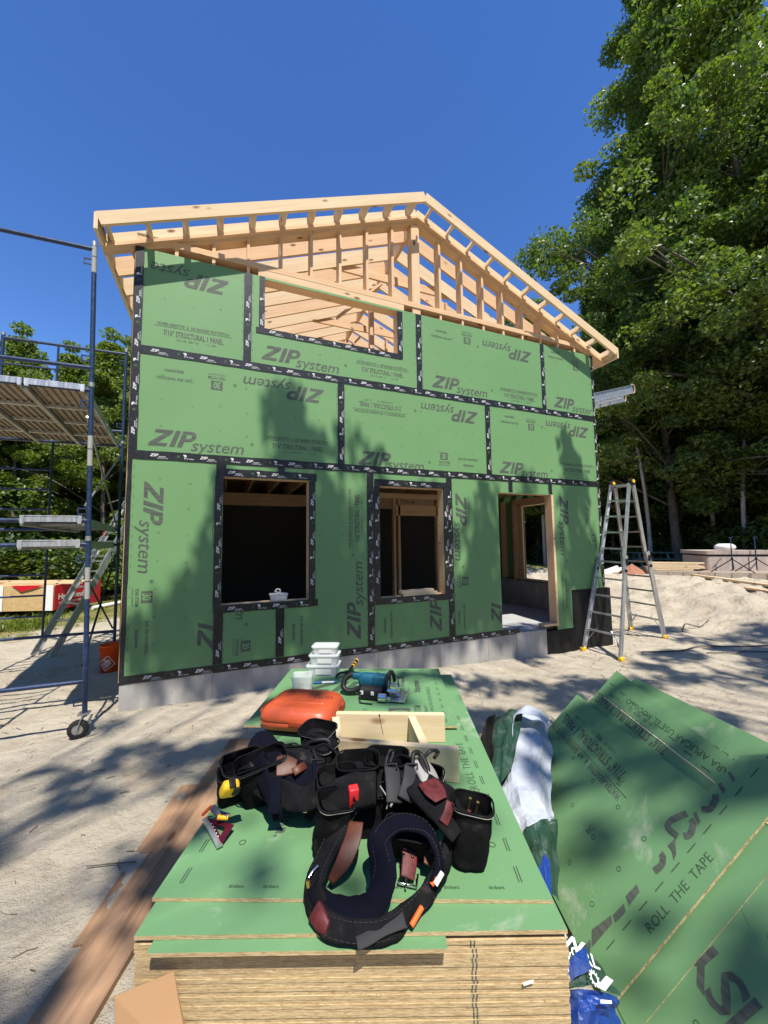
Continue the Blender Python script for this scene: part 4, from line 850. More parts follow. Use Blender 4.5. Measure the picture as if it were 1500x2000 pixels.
mb = MB(); mb.tube([mp((.132, .05, .07)), mp((.142, .05, .07))], .062, 28); mb.tube([mp((.09, -.075, .03)), mp((.14, -.075, .03))], .028, 16); mb.tube([mp((.14, -.03, .06)), mp((.21, -.03, .06))], .014, 12)
mb.tube([mp((.18, .01, .03)), mp((.18, .01, .11))], .012, 12); mb.tube([mp((.205, .05, .03)), mp((.205, .05, .12))], .014, 12); mbox(mb, mp, (.18, -.02, .085), (.05, .03, .04), 0, .006); mbox(mb, mp, (.20, .02, .05), (.03, .06, .06), 0, .006); part(mb, 'gear_case', 'chrome', s_r)
mb = MB(); mbox(mb, mp, (.20, .02, .012), (.13, .19, .006), 0, .001); mbox(mb, mp, (.262, .02, .024), (.005, .19, .028), 0, .001); mbox(mb, mp, (.15, -.07, .02), (.04, .01, .03), 0, .001); part(mb, 'shoe_plate', 'alu', s_r)
mb = MB(); mb.tube([mp(p) for p in crom([V(-.03, -.055, .06), V(-.035, -.085, .05), V(-.03, -.11, .008), V(-.02, -.125, .006), V(.06, -.13, .006)], 5)], .0045, 8); part(mb, 'rafter_hook', 'dark', s_r)
mb = MB(); mb.tube([mp(p) for p in crom([V(.03, .08, .10), V(.02, .12, .12), V(.06, .15, .10), V(.10, .12, .05), V(.09, .10, .01)], 5)], .004, 6); part(mb, 'cord_loop', 'blackp', s_r)
# ---- hammer
mp = mapper(T, .415, 1.975, T0Z, 8); h_r = root_at('hammer', mp, 'claw hammer with black and yellow grip behind the power saw', 'hammer')
mb = MB(); mb.tube([mp(V(.055, .0, .03)), mp(V(.03, 0, .03))], .016, 14); mb.tube([mp(V(.03, 0, .03)), mp(V(.005, 0, .03))], [.012, .011], 10); mbox(mb, mp, (-.005, 0, .032), (.035, .028, .034), 0, .005)
for s_ in (-.009, .009): mb.strap([mp((-.015, s_, .035)), mp((-.045, s_ * 1.4, .038)), mp((-.075, s_ * 1.8, .025)), mp((-.092, s_ * 2, .008))], [.014, .012, .010, .006], .007, [V(0, 0, 1)] * 4)
part(mb, 'head', 'dark', h_r)
mb = MB(); mb.tube([mp((0, .0, .03)), mp((.04, .12, .035)), mp((.05, .15, .037))], [.010, .0105, .012], 10); mb.tube([mp((.055, .165, .037)), mp((.088, .265, .04))], [.015, .017], 12); part(mb, 'handle', 'blackp', h_r)
mb = MB()
for a, r in ((.150, .0155), (.20, .0168), (.268, .0185)):
    t = a / .30; mb.tube([mp((.005 + .31 * a, a, .030 + .04 * a)), mp((.005 + .31 * (a + .012), a + .012, .030 + .04 * a))], r, 12)
part(mb, 'grip_band', 'yellow', h_r)
# ---- marker
mp = mapper(T, .255, 1.84, T0Z + .009, 4); k_r = root_at('marker_pen', mp, 'blue and white marker pen beside the open clear cup', 'marker')
part(MB().tube([mp((-.085, 0, 0)), mp((-.02, 0, 0))], .009, 12), 'cap', 'blueL', k_r); part(MB().tube([mp((-.02, 0, 0)), mp((.07, 0, 0))], .0085, 12), 'barrel', 'white', k_r); part(MB().tube([mp((.07, 0, 0)), mp((.092, 0, 0))], .009, 12), 'end', 'blueL', k_r)
# ---- clear boxes
def clear_box(name, mp, w, d, h, label, lid=True, fill=None, group=None, taper=.9, pap=True, cat='plastic box'):
    r = root_at(name, mp, label, cat, group); t = .003; mb = MB()
    loft(mb, [(w * taper, d * taper, .015, 0), (w, d, .018, h)], mp, 0, True, False); loft(mb, [(w * taper - 2 * t, d * taper - 2 * t, .013, t), (w - 2 * t, d - 2 * t, .016, h)], mp, 0, True, False)
    loft(mb, [(w + .008, d + .008, .02, h - .006), (w + .008, d + .008, .02, h)], mp, 0, False, False); part(mb, 'tub', 'clear', r)
    if lid: mb = MB(); loft(mb, [(w + .012, d + .012, .02, h), (w + .014, d + .014, .02, h + .008), (w - .004, d - .004, .02, h + .012)], mp); part(mb, 'lid', 'clear', r)
    if pap: part(MB().box(mp((.01, -d / 2 * (1 + taper) / 2 - .0025, h * .5)), (w * .5, .001, h * .55), mp.rt), 'label', 'paper', r)
    if fill:
        mb = MB()
        for k in range(46):
            a = random.uniform(0, 3.1); p = V(random.uniform(-w * .34, w * .34), random.uniform(-d * .34, d * .34), random.uniform(.006, h * .55)); e = V(math.cos(a), math.sin(a), random.uniform(-.2, .2)) * .025; mb.tube([mp(p), mp(p + e)], .0022, 5)
        o = part(mb, 'fasteners', fill, r); o['kind'] = 'stuff'
    return r
clear_box('organizer_box', mapper(T, .215, 2.065, T0Z + .001, -3), .25, .16, .075, 'bottom clear box of the three stacked by the far edge of the work table', True, 'steel', 'stacked clear boxes')
clear_box('organizer_box', mapper(T, .225, 2.065, T0Z + .088, -3), .23, .15, .068, 'middle clear box of the three stacked by the far edge of the work table', True, 'dark', 'stacked clear boxes')
r = clear_box('organizer_box', mapper(T, .23, 2.065, T0Z + .168, -3), .20, .13, .055, 'top clear box of the stacked three, with printed label', True, 'brass', 'stacked clear boxes')
clear_box('plastic_cup', mapper(T, .118, 1.70, T0Z + .001, 3), .15, .13, .115, 'open clear plastic tub of nails beside the orange tool case', False, 'brass', taper=.82, pap=False, cat='tub')
# ---- window buck of new lumber
wb = thing('wooden_box_frame', 'frame of new pale pine boards standing on the green sheet behind the right tool belt', 'wooden frame', loc=T(.75, .9, TZ)); bpy.context.view_layer.update()
def tb_beam(name, u0, v0, u1, v1, z0, h, w=.038, m_='pine2'):
    o = beam_obj(name, T(u0, v0, z0 + h / 2), T(u1, v1, z0 + h / 2), w, h, m_, wb); return o
tb_beam('board', .44, .775, 1.045, .665, TZ + .002, .14); tb_beam('board', .44, 1.055, 1.035, 1.02, TZ + .002, .14)
tb_beam('board', .855, 1.02, .895, .715, TZ + .004, .13); MB
n_ = MB(); n_.tube([T(.70, .80, TZ + .14), T(.68, .86, TZ + .21)], .0015, 5); n_.tube([T(.68, .86, TZ + .21), T(.683, .852, TZ + .205)], .004, 6); par(n_.build('bent_nail', 'dark'), wb)
tb_beam('board', .44, 1.02, .475, .80, TZ + .004, .13)
# ---- fabric pouch
def pouch(root, mp, w, d, h, name='pouch', m_='fabric', taper=.75, pip='piping', depth=.35, lean=0.):
    mb = MB(); prof = []
    for t in (0, .04, .2, .5, .8, 1.0):
        s_ = taper + (1 - taper) * t ** .8; s2 = s_ * (1 + .06 * math.sin(t * 5)); prof.append((w * s2, d * s2, min(w, d) * .30 * s2, h * t, 0, lean * t))
    prof[0] = (prof[0][0] * .85, prof[0][1] * .8, prof[0][2] * .8, 0, 0, 0); loft(mb, prof, mp, 0, True, False)
    inn = [(a - .010, b - .010, max(r - .005, .005), z - .0, x, y) for a, b, r, z, x, y in prof[::-1]]; inn = [q for q in inn if q[3] > h * (1 - depth)]
    loft(mb, inn, mp, 0, False, True); o = par(mb.build(name, m_), root)
    p = rrect(w, d, min(w, d) * .30); q = MB(); q.tube([mp(V(x, y + lean, h)) for x, y in p + p[:1]], .0032, 6); e = q.build('rim', m_); e.parent = o
    if pip: q = MB(); q.tube([mp(V(x * 1.012, y * 1.012 + lean * .97, h * .97)) for x, y in p + p[:1]], .0014, 4); e = q.build('piping', pip); e.parent = o
    return o
def patch(root, mp, c, w, h, m_, name='leather_patch', th=.004, rot=None):
    mb = MB(); mbox(mb, mp, c, (w, th, h), 0, .0015); return par(mb.build(name, m_), root)
def spt(root, pts, w, th, nrm, m_='fabric', name='strap'): 
    mb = MB(); mb.strap(pts, w, th, nrm); return par(mb.build(name, m_), root)
M['fabric2'] = mat('black_webbing', (.03, .029, .03), .8)
M['maroon2'] = mat('anodised_red', (.13, .012, .03), .35, .5); M['greyp'] = mat('grey_plastic', (.12, .12, .13), .5); M['webgrey'] = mat('grey_black_webbing', (.028, .028, .03), .7)
# ---- left tool belt
BL = thing('tool_belt', 'black tool belt with brown leather patches, in front of the orange case', 'tool belt', 'black tool belts on the green table', loc=V(1.216, -3.187, 0.342))
BR = thing('tool_belt', 'larger black tool belt with maroon patches and open pouches, hanging towards the front edge', 'tool belt', 'black tool belts on the green table', loc=V(1.561, -3.685, 0.342))
bpy.context.view_layer.update()
UPN = V(0, 0, 1)
mpA = mapper(T, .06, .58, TZ + .012, 38, 26); pouch(BL, mpA, .17, .10, .20, lean=-.01)
mpB = mapper(T, .055, .545, TZ + .012, 30, 22); pouch(BL, mpB, .12, .075, .15, taper=.8)
mpC = mapper(T, .20, .56, TZ + .005, 28, 12, -10); pouch(BL, mpC, .21, .11, .20, taper=.72, lean=-.01)
mpD = mapper(T, .405, .74, TZ + .008, -24, 8, 0); pouch(BL, mpD, .17, .13, .21, taper=.72)
mpE = mapper(T, .33, .70, TZ + .006, 10, 30); pouch(BL, mpE, .26, .12, .14, taper=.8, pip=None)
mpF = mapper(T, .20, .70, TZ + .006, 25, 35); pouch(BL, mpF, .20, .11, .15, taper=.8, pip=None)
mpX = mapper(T, .31, .60, TZ + .004, 5, 16); pouch(BL, mpX, .30, .14, .165, taper=.85, pip=None, depth=.08)
mpY = mapper(T, .44, .66, TZ + .004, -35, 10); pouch(BL, mpY, .16, .11, .19, taper=.8, pip='piping', depth=.2)
# main waist belt, folded round
spt(BL, [V(1.043, -3.141, 0.420), V(1.074, -3.112, 0.460), V(1.164, -3.268, 0.450), V(1.280, -3.421, 0.460), V(1.375, -3.435, 0.500), V(1.457, -3.319, 0.500), V(1.435, -3.197, 0.510), V(1.357, -3.188, 0.500)], .085, .012, [V(-.3, -.8, .4), V(-.3, -.8, .5), V(-.1, -.8, .5), V(0, -.8, .6), V(.3, -.7, .6), V(.9, -.2, .4), V(.3, .6, .6), V(-.3, .6, .6)])
# navy padded shoulder strap loop with leather
spt(BL, [V(1.197, -3.407, 0.400), V(1.176, -3.376, 0.460), V(1.142, -3.221, 0.500), V(1.135, -3.117, 0.530), V(1.164, -3.078, 0.550), V(1.199, -3.127, 0.530), V(1.243, -3.225, 0.500), V(1.299, -3.317, 0.490), V(1.371, -3.349, 0.490), V(1.403, -3.391, 0.450)], [.05, .06, .075, .075, .075, .085, .095, .085, .07, .06], .013, [V(-.8, -.4, .3), V(-.8, -.4, .3), V(-.7, -.5, .4), V(-.4, -.6, .6), V(0, -.4, .9), V(.3, -.5, .8), V(.1, -.7, .75), V(.0, -.7, .7), V(.1, -.7, .7), V(.4, -.7, .5)], 'navy', 'shoulder_pad')
spt(BL, [V(1.204, -3.266, 0.515), V(1.236, -3.272, 0.515), V(1.282, -3.286, 0.508)], [.075, .08, .05], .008, [V(.2, -.6, .8), V(.1, -.7, .8), V(.1, -.7, .75)], 'leather', 'leather_patch')
spt(BL, [V(1.261, -3.334, 0.515), V(1.315, -3.307, 0.517)], [.03, .03], .006, [V(.1, -.7, .75)], 'leather', 'leather_patch')
spt(BL, [V(1.200, -3.315, 0.500), V(1.185, -3.390, 0.475), V(1.175, -3.417, 0.430)], .042, .008, [V(-.2, -.8, .5)] * 3, 'navy', 'webbing_strap')
spt(BL, [V(1.364, -3.318, 0.520), V(1.354, -3.372, 0.500), V(1.343, -3.400, 0.470)], .05, .008, [V(.1, -.8, .5)] * 3, 'navy', 'webbing_strap')
mb = MB(); mb.tube([V(1.341, -3.294, 0.525), V(1.384, -3.313, 0.525), V(1.380, -3.330, 0.520), V(1.338, -3.311, 0.520), V(1.341, -3.294, 0.525)], .004, 6); mb.tube([V(1.363, -3.304, 0.525), V(1.358, -3.257, 0.545)], .004, 6); par(mb.build('buckle', 'blackp'), BL)
for q in ((V(1.361, -3.170, 0.530), V(1.381, -3.194, 0.550), V(1.431, -3.216, 0.550), V(1.437, -3.229, 0.520)), (V(1.073, -3.115, 0.470), V(1.096, -3.151, 0.500), V(1.120, -3.191, 0.490), V(1.125, -3.183, 0.460))):
    mb = MB(); mb.tube(crom(list(q), 5), .010, 8); par(mb.build('clip', 'blackp'), BL)
spt(BL, [V(1.464, -3.179, 0.500), V(1.457, -3.319, 0.500), V(1.436, -3.423, 0.460), V(1.405, -3.437, 0.400), V(1.348, -3.424, 0.370)], .05, .012, [V(.6, -.3, .7), V(.8, -.3, .5), V(.8, -.4, .4), V(.6, -.6, .4), V(.2, -.8, .5)])
spt(BL, [V(1.442, -3.372, 0.470), V(1.394, -3.422, 0.460), V(1.337, -3.442, 0.430), V(1.299, -3.421, 0.385)], .035, .010, [V(.3, -.7, .6)] * 4)
def crumple(o, amp, sc, cuts=2):
    from mathutils import noise
    bm = bmesh.new(); bm.from_mesh(o.data); es = [e for e in bm.edges if e.calc_length() > .022]; bmesh.ops.subdivide_edges(bm, edges=es, cuts=cuts, use_grid_fill=True); bm.normal_update()
    for v in bm.verts:
        q = v.co * sc; d = noise.noise(q) + .5 * noise.noise(q * 2.7); v.co += v.normal * (d * amp)
    for f in bm.faces: f.smooth = True
    bm.to_mesh(o.data); bm.free()
# things carried in the left belt
tm = thing('tape_measure', 'yellow and black tape measure in the left pouch of the left tool belt', 'tape measure', loc=V(1.025, -3.225, 0.450)); bpy.context.view_layer.update()
mpt = mapper(T, 0.127, 0.342, .515, 30, 30, 15); par(mbox(MB(), mpt, (0, 0, 0), (.062, .036, .060), 0, .013).build('case', 'yellow'), tm); par(mbox(MB(), mpt, (.02, -.019, .008), (.024, .008, .036), 0, .003).build('side_plate', 'blackp'), tm); par(mbox(MB(), mpt, (.0, .0, .032), (.024, .038, .008), 0, .003).build('lock_button', 'blackp'), tm)
sq = thing('speed_square', 'dark red metal rafter square hanging out of the left pouch', 'square', loc=V(0.999, -3.379, 0.350)); bpy.context.view_layer.update()
q0, q1, q2 = V(0.999, -3.388, 0.352), V(0.945, -3.229, 0.362), V(1.043, -3.329, 0.372)
fq = frame(q0, q1 - q0, q2 - q0); P2 = [(0, 0), ((q1 - q0).length, 0), ((q2 - q0).dot(fq.X), (q2 - q0).dot(fq.Y))]
if fq.N.z < 0: fq2 = fq; fq = lambda a, b, c=0: fq2(a, b, -c)
L_ = P2[1][0]; tri = P2; cx_ = [(sum(p[0] for p in tri) / 3), (sum(p[1] for p in tri) / 3)]; inn = [(cx_[0] + (p[0] - cx_[0]) * .42, cx_[1] + (p[1] - cx_[1]) * .42) for p in tri]
mb = MB()
for i in range(3):
    j = (i + 1) % 3; mb.prism([tri[i], tri[j], inn[j], inn[i]], .004, fq)
par(mb.build('blade', 'maroon2'), sq)
mb = MB(); mb.beam(fq(0, -.004, .002), fq(L_, -.004, .002), .02, .008); par(mb.build('fence', 'alu'), sq)
mb = MB(); [mb.box(fq(*[cx_[k] + (tri[0][k] * (1 - t) + tri[1][k] * t - cx_[k]) * .75 for k in (0, 1)], .0045), (.004, .004, .0006)) for t in (.2, .35, .5, .65, .8)]; par(mb.build('scale_marks', 'white'), sq)
kn = thing('utility_knife', 'orange and yellow utility knife sticking out of the left pouch above the red square', 'knife', loc=V(0.995, -3.287, 0.390)); bpy.context.view_layer.update()
mb = MB(); mb.tube(crom([V(0.968, -3.239, 0.400), V(0.991, -3.278, 0.395), V(1.023, -3.303, 0.390)], 5), .012, 8); par(mb.build('grey_body', 'greyp'), kn); par(MB().tube([V(0.986, -3.294, 0.395), V(1.023, -3.305, 0.390)], .009, 8).build('yellow_inset', 'yellow'), kn); par(MB().tube([V(0.986, -3.301, 0.392), V(1.027, -3.298, 0.392)], .005, 8).build('orange_slide', 'hiorange'), kn)
mb = MB(); mb.tube([V(0.931, -3.198, 0.360), V(0.961, -3.227, 0.400)], .0065, 6); tag(mb.build('carpenter_pencil', 'hiorange'), 'orange carpenter pencil at the far left tip of the left tool belt', 'pencil')
# ---- right tool belt
mpG = mapper(T, .985, .215, TZ + .004, -12, 2, 6); pouch(BR, mpG, .135, .11, .205, taper=.74, lean=-.012, depth=.7)
mpH = mapper(T, 1.00, .36, TZ + .03, -14, 44, 0); 
mpI = mapper(T, .865, .44, TZ + .006, -30, 22, 0); pI = pouch(BR, mpI, .22, .10, .22, taper=.7); 
patch(BR, mpI, (-.035, -.052, .175), .085, .07, 'maroon'); patch(BR, mpI, (.055, -.053, .13), .03, .10, 'maroon')
mpJ = mapper(T, .52, .40, TZ + .006, 16, 10, 0); pouch(BR, mpJ, .16, .12, .20, taper=.72); mpK = mapper(T, .60, .46, TZ + .006, 5, 8, 0); pouch(BR, mpK, .17, .12, .22, taper=.74, pip=None)
mpL = mapper(T, .72, .52, TZ + .006, -8, 8, 0); pouch(BR, mpL, .18, .12, .20, taper=.8, pip=None)
mpM = mapper(T, .80, .26, TZ + .003, -15, 30, 0); pouch(BR, mpM, .16, .07, .15, taper=.8, pip=None)
mpZ = mapper(T, .505, .27, TZ + .004, 20, 12, 6); pouch(BR, mpZ, .13, .11, .20, taper=.72, depth=.5)
mpW = mapper(T, .66, .40, TZ + .004, 0, 10); pouch(BR, mpW, .30, .15, .17, taper=.9, pip=None, depth=.05)
spt(BR, [V(1.636, -3.620, 0.565), V(1.665, -3.703, 0.550), V(1.695, -3.779, 0.520), V(1.718, -3.827, 0.480)], [.10, .125, .12, .09], .02, [V(.1, -.75, .65)] * 4, 'fabric', 'belt_wing')
spt(BR, [V(1.670, -3.688, 0.575), V(1.676, -3.732, 0.567), V(1.682, -3.769, 0.555)], [.075, .08, .05], .004, [V(.1, -.75, .65)] * 3, 'maroon', 'leather_patch')
spt(BR, [V(1.700, -3.797, 0.560), V(1.679, -3.810, 0.535), V(1.660, -3.815, 0.515)], [.03, .03, .032], .006, [V(.1, -.75, .65)] * 3, 'maroon', 'leather_patch')
# belt halves: left fall, front loop, right
spt(BR, [V(1.438, -3.560, 0.500), V(1.383, -3.601, 0.470), V(1.331, -3.643, 0.430), V(1.281, -3.689, 0.400), V(1.257, -3.724, 0.375), V(1.261, -3.775, 0.360)], [.07, .08, .08, .08, .075, .07], .014, [V(-.6, -.5, .6), V(-.7, -.5, .5), V(-.8, -.4, .45), V(-.8, -.4, .4), V(-.8, -.5, .4), V(-.5, -.8, .4)])
spt(BR, [V(1.259, -3.715, 0.385), V(1.281, -3.773, 0.370), V(1.335, -3.828, 0.372), V(1.393, -3.859, 0.390), V(1.429, -3.848, 0.420), V(1.450, -3.811, 0.450), V(1.461, -3.759, 0.470), V(1.489, -3.736, 0.490), V(1.542, -3.751, 0.510), V(1.600, -3.785, 0.500), V(1.621, -3.829, 0.470), V(1.619, -3.856, 0.430), V(1.596, -3.868, 0.395)], [.045, .06, .07, .065, .07, .08, .08, .06, .05, .05, .055, .055, .045], .014, [V(-.5, -.7, .5), V(-.2, -.7, .7), V(0, -.7, .7), V(-.1, -.8, .6), V(-.5, -.8, .4), V(-.5, -.8, .4), V(-.5, -.7, .4), V(-.3, -.6, .6), V(0, -.6, .8), V(.4, -.5, .7), V(.7, -.4, .5), V(.7, -.5, .5), V(.6, -.6, .5)], 'navy', 'padded_belt')
spt(BR, [V(1.258, -3.762, 0.362), V(1.277, -3.818, 0.352), V(1.349, -3.874, 0.352), V(1.433, -3.894, 0.352), V(1.512, -3.880, 0.362), V(1.582, -3.862, 0.380), V(1.646, -3.840, 0.410), V(1.691, -3.791, 0.440)], [.05, .055, .055, .06, .055, .05, .05, .05], .014, [V(-.3, -.8, .5), V(-.2, -.8, .6), V(0, -.8, .6), V(.2, -.8, .5), V(.5, -.7, .5), V(.6, -.6, .5), V(.7, -.5, .5), V(.7, -.5, .5)], 'fabric', 'waist_belt')
spt(BR, [V(1.477, -3.902, 0.365), V(1.417, -3.895, 0.358), V(1.371, -3.898, 0.352), V(1.338, -3.894, 0.346)], [.04, .036, .032, .03], .006, [V(0, -.3, .9)] * 4, 'fabric2', 'strap_end')
spt(BR, [V(1.353, -3.523, 0.500), V(1.436, -3.566, 0.530), V(1.511, -3.602, 0.540)], [.09, .11, .10], .05, [V(-.1, -.7, .7)] * 3, 'fabric', 'padded_wing')
for (x0, y0, x1, y1, z0, z1) in ((764, 1502, 772, 1566, .58, .50), (803, 1502, 793, 1562, .585, .505)):
    pass
spt(BR, [V(1.581, -3.582, 0.585), V(1.566, -3.630, 0.560), V(1.552, -3.669, 0.520)], .058, .010, [V(0, -.8, .55)] * 3, 'webgrey', 'suspender_strap'); spt(BR, [V(1.647, -3.612, 0.585), V(1.616, -3.661, 0.565), V(1.585, -3.683, 0.530)], .056, .010, [V(0, -.8, .55)] * 3, 'webgrey', 'suspender_strap')
for q in ([V(1.564, -3.584, 0.590), V(1.567, -3.577, 0.600), V(1.598, -3.591, 0.600), V(1.592, -3.604, 0.590)], [V(1.624, -3.611, 0.590), V(1.631, -3.605, 0.600), V(1.668, -3.622, 0.600), V(1.661, -3.635, 0.590)]):
    mb = MB(); mb.tube(q, .0035, 8); par(mb.build('wire_loop', 'dark'), BR)
for q, r in (([V(1.562, -3.564, 0.580), V(1.581, -3.538, 0.600), V(1.597, -3.532, 0.620), V(1.610, -3.532, 0.610), V(1.585, -3.558, 0.590)], .006), ([V(1.656, -3.607, 0.590), V(1.670, -3.588, 0.620), V(1.701, -3.581, 0.610), V(1.709, -3.612, 0.590), V(1.705, -3.643, 0.570)], .009), ([V(1.710, -3.595, 0.600), V(1.742, -3.596, 0.620), V(1.782, -3.580, 0.600), V(1.755, -3.595, 0.590)], .007), ([V(1.696, -3.589, 0.600), V(1.691, -3.639, 0.580), V(1.695, -3.668, 0.550)], .010)):
    mb = MB(); mb.tube(crom(q, 5), r, 7); par(mb.build('clip', 'blackp'), BR)
spt(BR, [V(1.693, -3.585, 0.580), V(1.695, -3.654, 0.560), V(1.680, -3.701, 0.520)], [.07, .08, .07], .03, [V(.2, -.7, .6)] * 3, 'piping', 'grey_liner')
spt(BR, [V(1.674, -3.629, 0.570), V(1.704, -3.689, 0.550), V(1.750, -3.732, 0.520), V(1.784, -3.765, 0.480)], [.06, .07, .07, .06], .012, [V(.3, -.6, .7)] * 4, 'fabric', 'belt_wing')
# leather bits and buckle
spt(BR, [V(1.420, -3.647, 0.480), V(1.394, -3.684, 0.455), V(1.358, -3.708, 0.420), V(1.312, -3.713, 0.375)], [.05, .055, .05, .02], .004, [V(-.5, -.7, .5)] * 4, 'leather', 'leather_strap')
spt(BR, [V(1.586, -3.715, 0.420), V(1.566, -3.755, 0.390), V(1.543, -3.786, 0.365)], [.05, .05, .045], .005, [V(0, -.6, .8)] * 3, 'maroon', 'buckle_strap')
mb = MB(); mb.tube([V(1.514, -3.779, 0.356), V(1.561, -3.815, 0.356), V(1.581, -3.783, 0.362)], .0035, 8); mb.tube([V(1.514, -3.779, 0.356), V(1.522, -3.769, 0.358)], .0035, 8); mb.tube([V(1.549, -3.766, 0.372), V(1.526, -3.810, 0.358)], .003, 8); par(mb.build('roller_buckle', 'chrome'), BR)
mb = MB(); [mb.tube([V(1.549, -3.745, 0.400) + V(k * .028, -.011 * k, 0), V(1.549, -3.745, 0.400) + V(k * .028, -.011 * k, .006)], .005, 8) for k in (0, 1)]; par(mb.build('rivet', 'chrome'), BR)
spt(BR, [V(1.605, -3.808, 0.400), V(1.631, -3.782, 0.420), V(1.651, -3.809, 0.440)], [.03, .035, .03], .005, [V(0, -.7, .7)] * 3, 'leather', 'leather_tab')
spt(BR, [V(1.798, -3.762, 0.500), V(1.771, -3.784, 0.470), V(1.742, -3.804, 0.450), V(1.713, -3.802, 0.430)], [.014, .016, .016, .014], .008, [V(-.2, -.8, .5)] * 4, 'maroon', 'leather_loop')
spt(BR, [V(1.250, -3.777, 0.366), V(1.262, -3.809, 0.358), V(1.275, -3.827, 0.352)], [.05, .045, .03], .018, [V(-.6, -.6, .5)] * 3, 'maroon', 'leather_end')
for q, m_ in (([V(1.536, -3.673, 0.515), V(1.564, -3.651, 0.520), V(1.571, -3.669, 0.515)], 'piping'), ([V(1.311, -3.580, 0.440), V(1.319, -3.614, 0.430), V(1.309, -3.610, 0.450)], 'chrome'), ([V(1.364, -3.565, 0.470), V(1.344, -3.592, 0.450)], 'steel'), ([V(1.381, -3.632, 0.460), V(1.356, -3.645, 0.440)], 'steel'), ([V(1.438, -3.764, 0.420), V(1.438, -3.777, 0.400), V(1.429, -3.786, 0.380), V(1.425, -3.805, 0.360)], 'chrome'), ([V(1.247, -3.704, 0.400), V(1.263, -3.695, 0.410), V(1.279, -3.695, 0.420)], 'chrome')):
    mb = MB(); mb.tube(crom(q, 4), .004, 6); par(mb.build('metal_fitting', m_), BR)
par(MB().tube([V(1.245, -3.700, 0.390), V(1.247, -3.706, 0.375)], .007, 8).build('brass_end', 'brass'), BR)
mb = MB(); mb.tube(crom([V(1.685, -3.632, 0.565), V(1.711, -3.678, 0.555), V(1.740, -3.733, 0.530), V(1.772, -3.763, 0.490)], 5), .0022, 5); mb.tube(crom([V(1.605, -3.640, 0.500), V(1.632, -3.687, 0.510), V(1.671, -3.743, 0.480), V(1.683, -3.787, 0.440)], 5), .0022, 5); mb.tube(crom([V(1.520, -3.617, 0.555), V(1.533, -3.654, 0.530), V(1.527, -3.658, 0.500)], 5), .0022, 5); par(mb.build('edge_piping', 'piping'), BR)
def stitch(root, pts, w, nrm, m_='webgrey'):
    P = crom([Vector(p) for p in pts], 6); N = crom([Vector(n).normalized() for n in nrm], 6); mb = MB()
    for sd_ in (-1, 1):
        q = []
        for i, p_ in enumerate(P):
            t = (P[min(i + 1, len(P) - 1)] - P[max(i - 1, 0)]).normalized(); n_ = (N[i] - t * N[i].dot(t)).normalized(); q.append(p_ + t.cross(n_) * w * .36 * sd_ + n_ * .0085)
        for i in range(0, len(q) - 1, 1): mb.tube([q[i].lerp(q[i + 1], .1), q[i].lerp(q[i + 1], .75)], .0011, 4, 0, False)
    o = par(mb.build('stitching', m_), root); o['kind'] = 'stuff'
stitch(BR, [V(1.412, -3.850, 0.400), V(1.450, -3.811, 0.450), V(1.461, -3.759, 0.470), V(1.489, -3.736, 0.490), V(1.542, -3.751, 0.510), V(1.600, -3.785, 0.500), V(1.621, -3.829, 0.470), V(1.619, -3.856, 0.430)], .06, [V(-.5, -.8, .4), V(-.5, -.8, .4), V(-.5, -.7, .4), V(-.3, -.6, .6), V(0, -.6, .8), V(.4, -.5, .7), V(.7, -.4, .5), V(.7, -.5, .5)])
stitch(BR, [V(1.258, -3.762, 0.362), V(1.277, -3.818, 0.352), V(1.349, -3.874, 0.352), V(1.433, -3.894, 0.352), V(1.512, -3.880, 0.362), V(1.582, -3.862, 0.380)], .055, [V(-.3, -.8, .5), V(-.2, -.8, .6), V(0, -.8, .6), V(.2, -.8, .5), V(.5, -.7, .5), V(.6, -.6, .5)])
stitch(BR, [V(1.438, -3.560, 0.500), V(1.383, -3.601, 0.470), V(1.331, -3.643, 0.430), V(1.281, -3.689, 0.400), V(1.257, -3.724, 0.375)], .075, [V(-.6, -.5, .6), V(-.7, -.5, .5), V(-.8, -.4, .45), V(-.8, -.4, .4), V(-.8, -.5, .4)])
mb = MB()
for k in range(70):
    u, v = random.uniform(.45, 1.05), random.uniform(-.0, .6); h = TZ + .001; mb.box(T(random.uniform(.03, 1.15), random.uniform(.12, 1.1), h + .0015), (random.uniform(.002, .007), .0015, .0008), Matrix.Rotation(random.uniform(0, 3.1), 3, 'Z'))
o = mb.build('sawdust_crumbs', 'piping'); o['kind'] = 'stuff'
for r_ in (BL, BR):
    for o in r_.children:
        if o.name.split('.')[0] in ('pouch', 'padded_belt', 'waist_belt', 'strap', 'belt_wing', 'padded_wing', 'shoulder_pad'): crumple(o, .009 if 'pouch' in o.name else .005, 22)
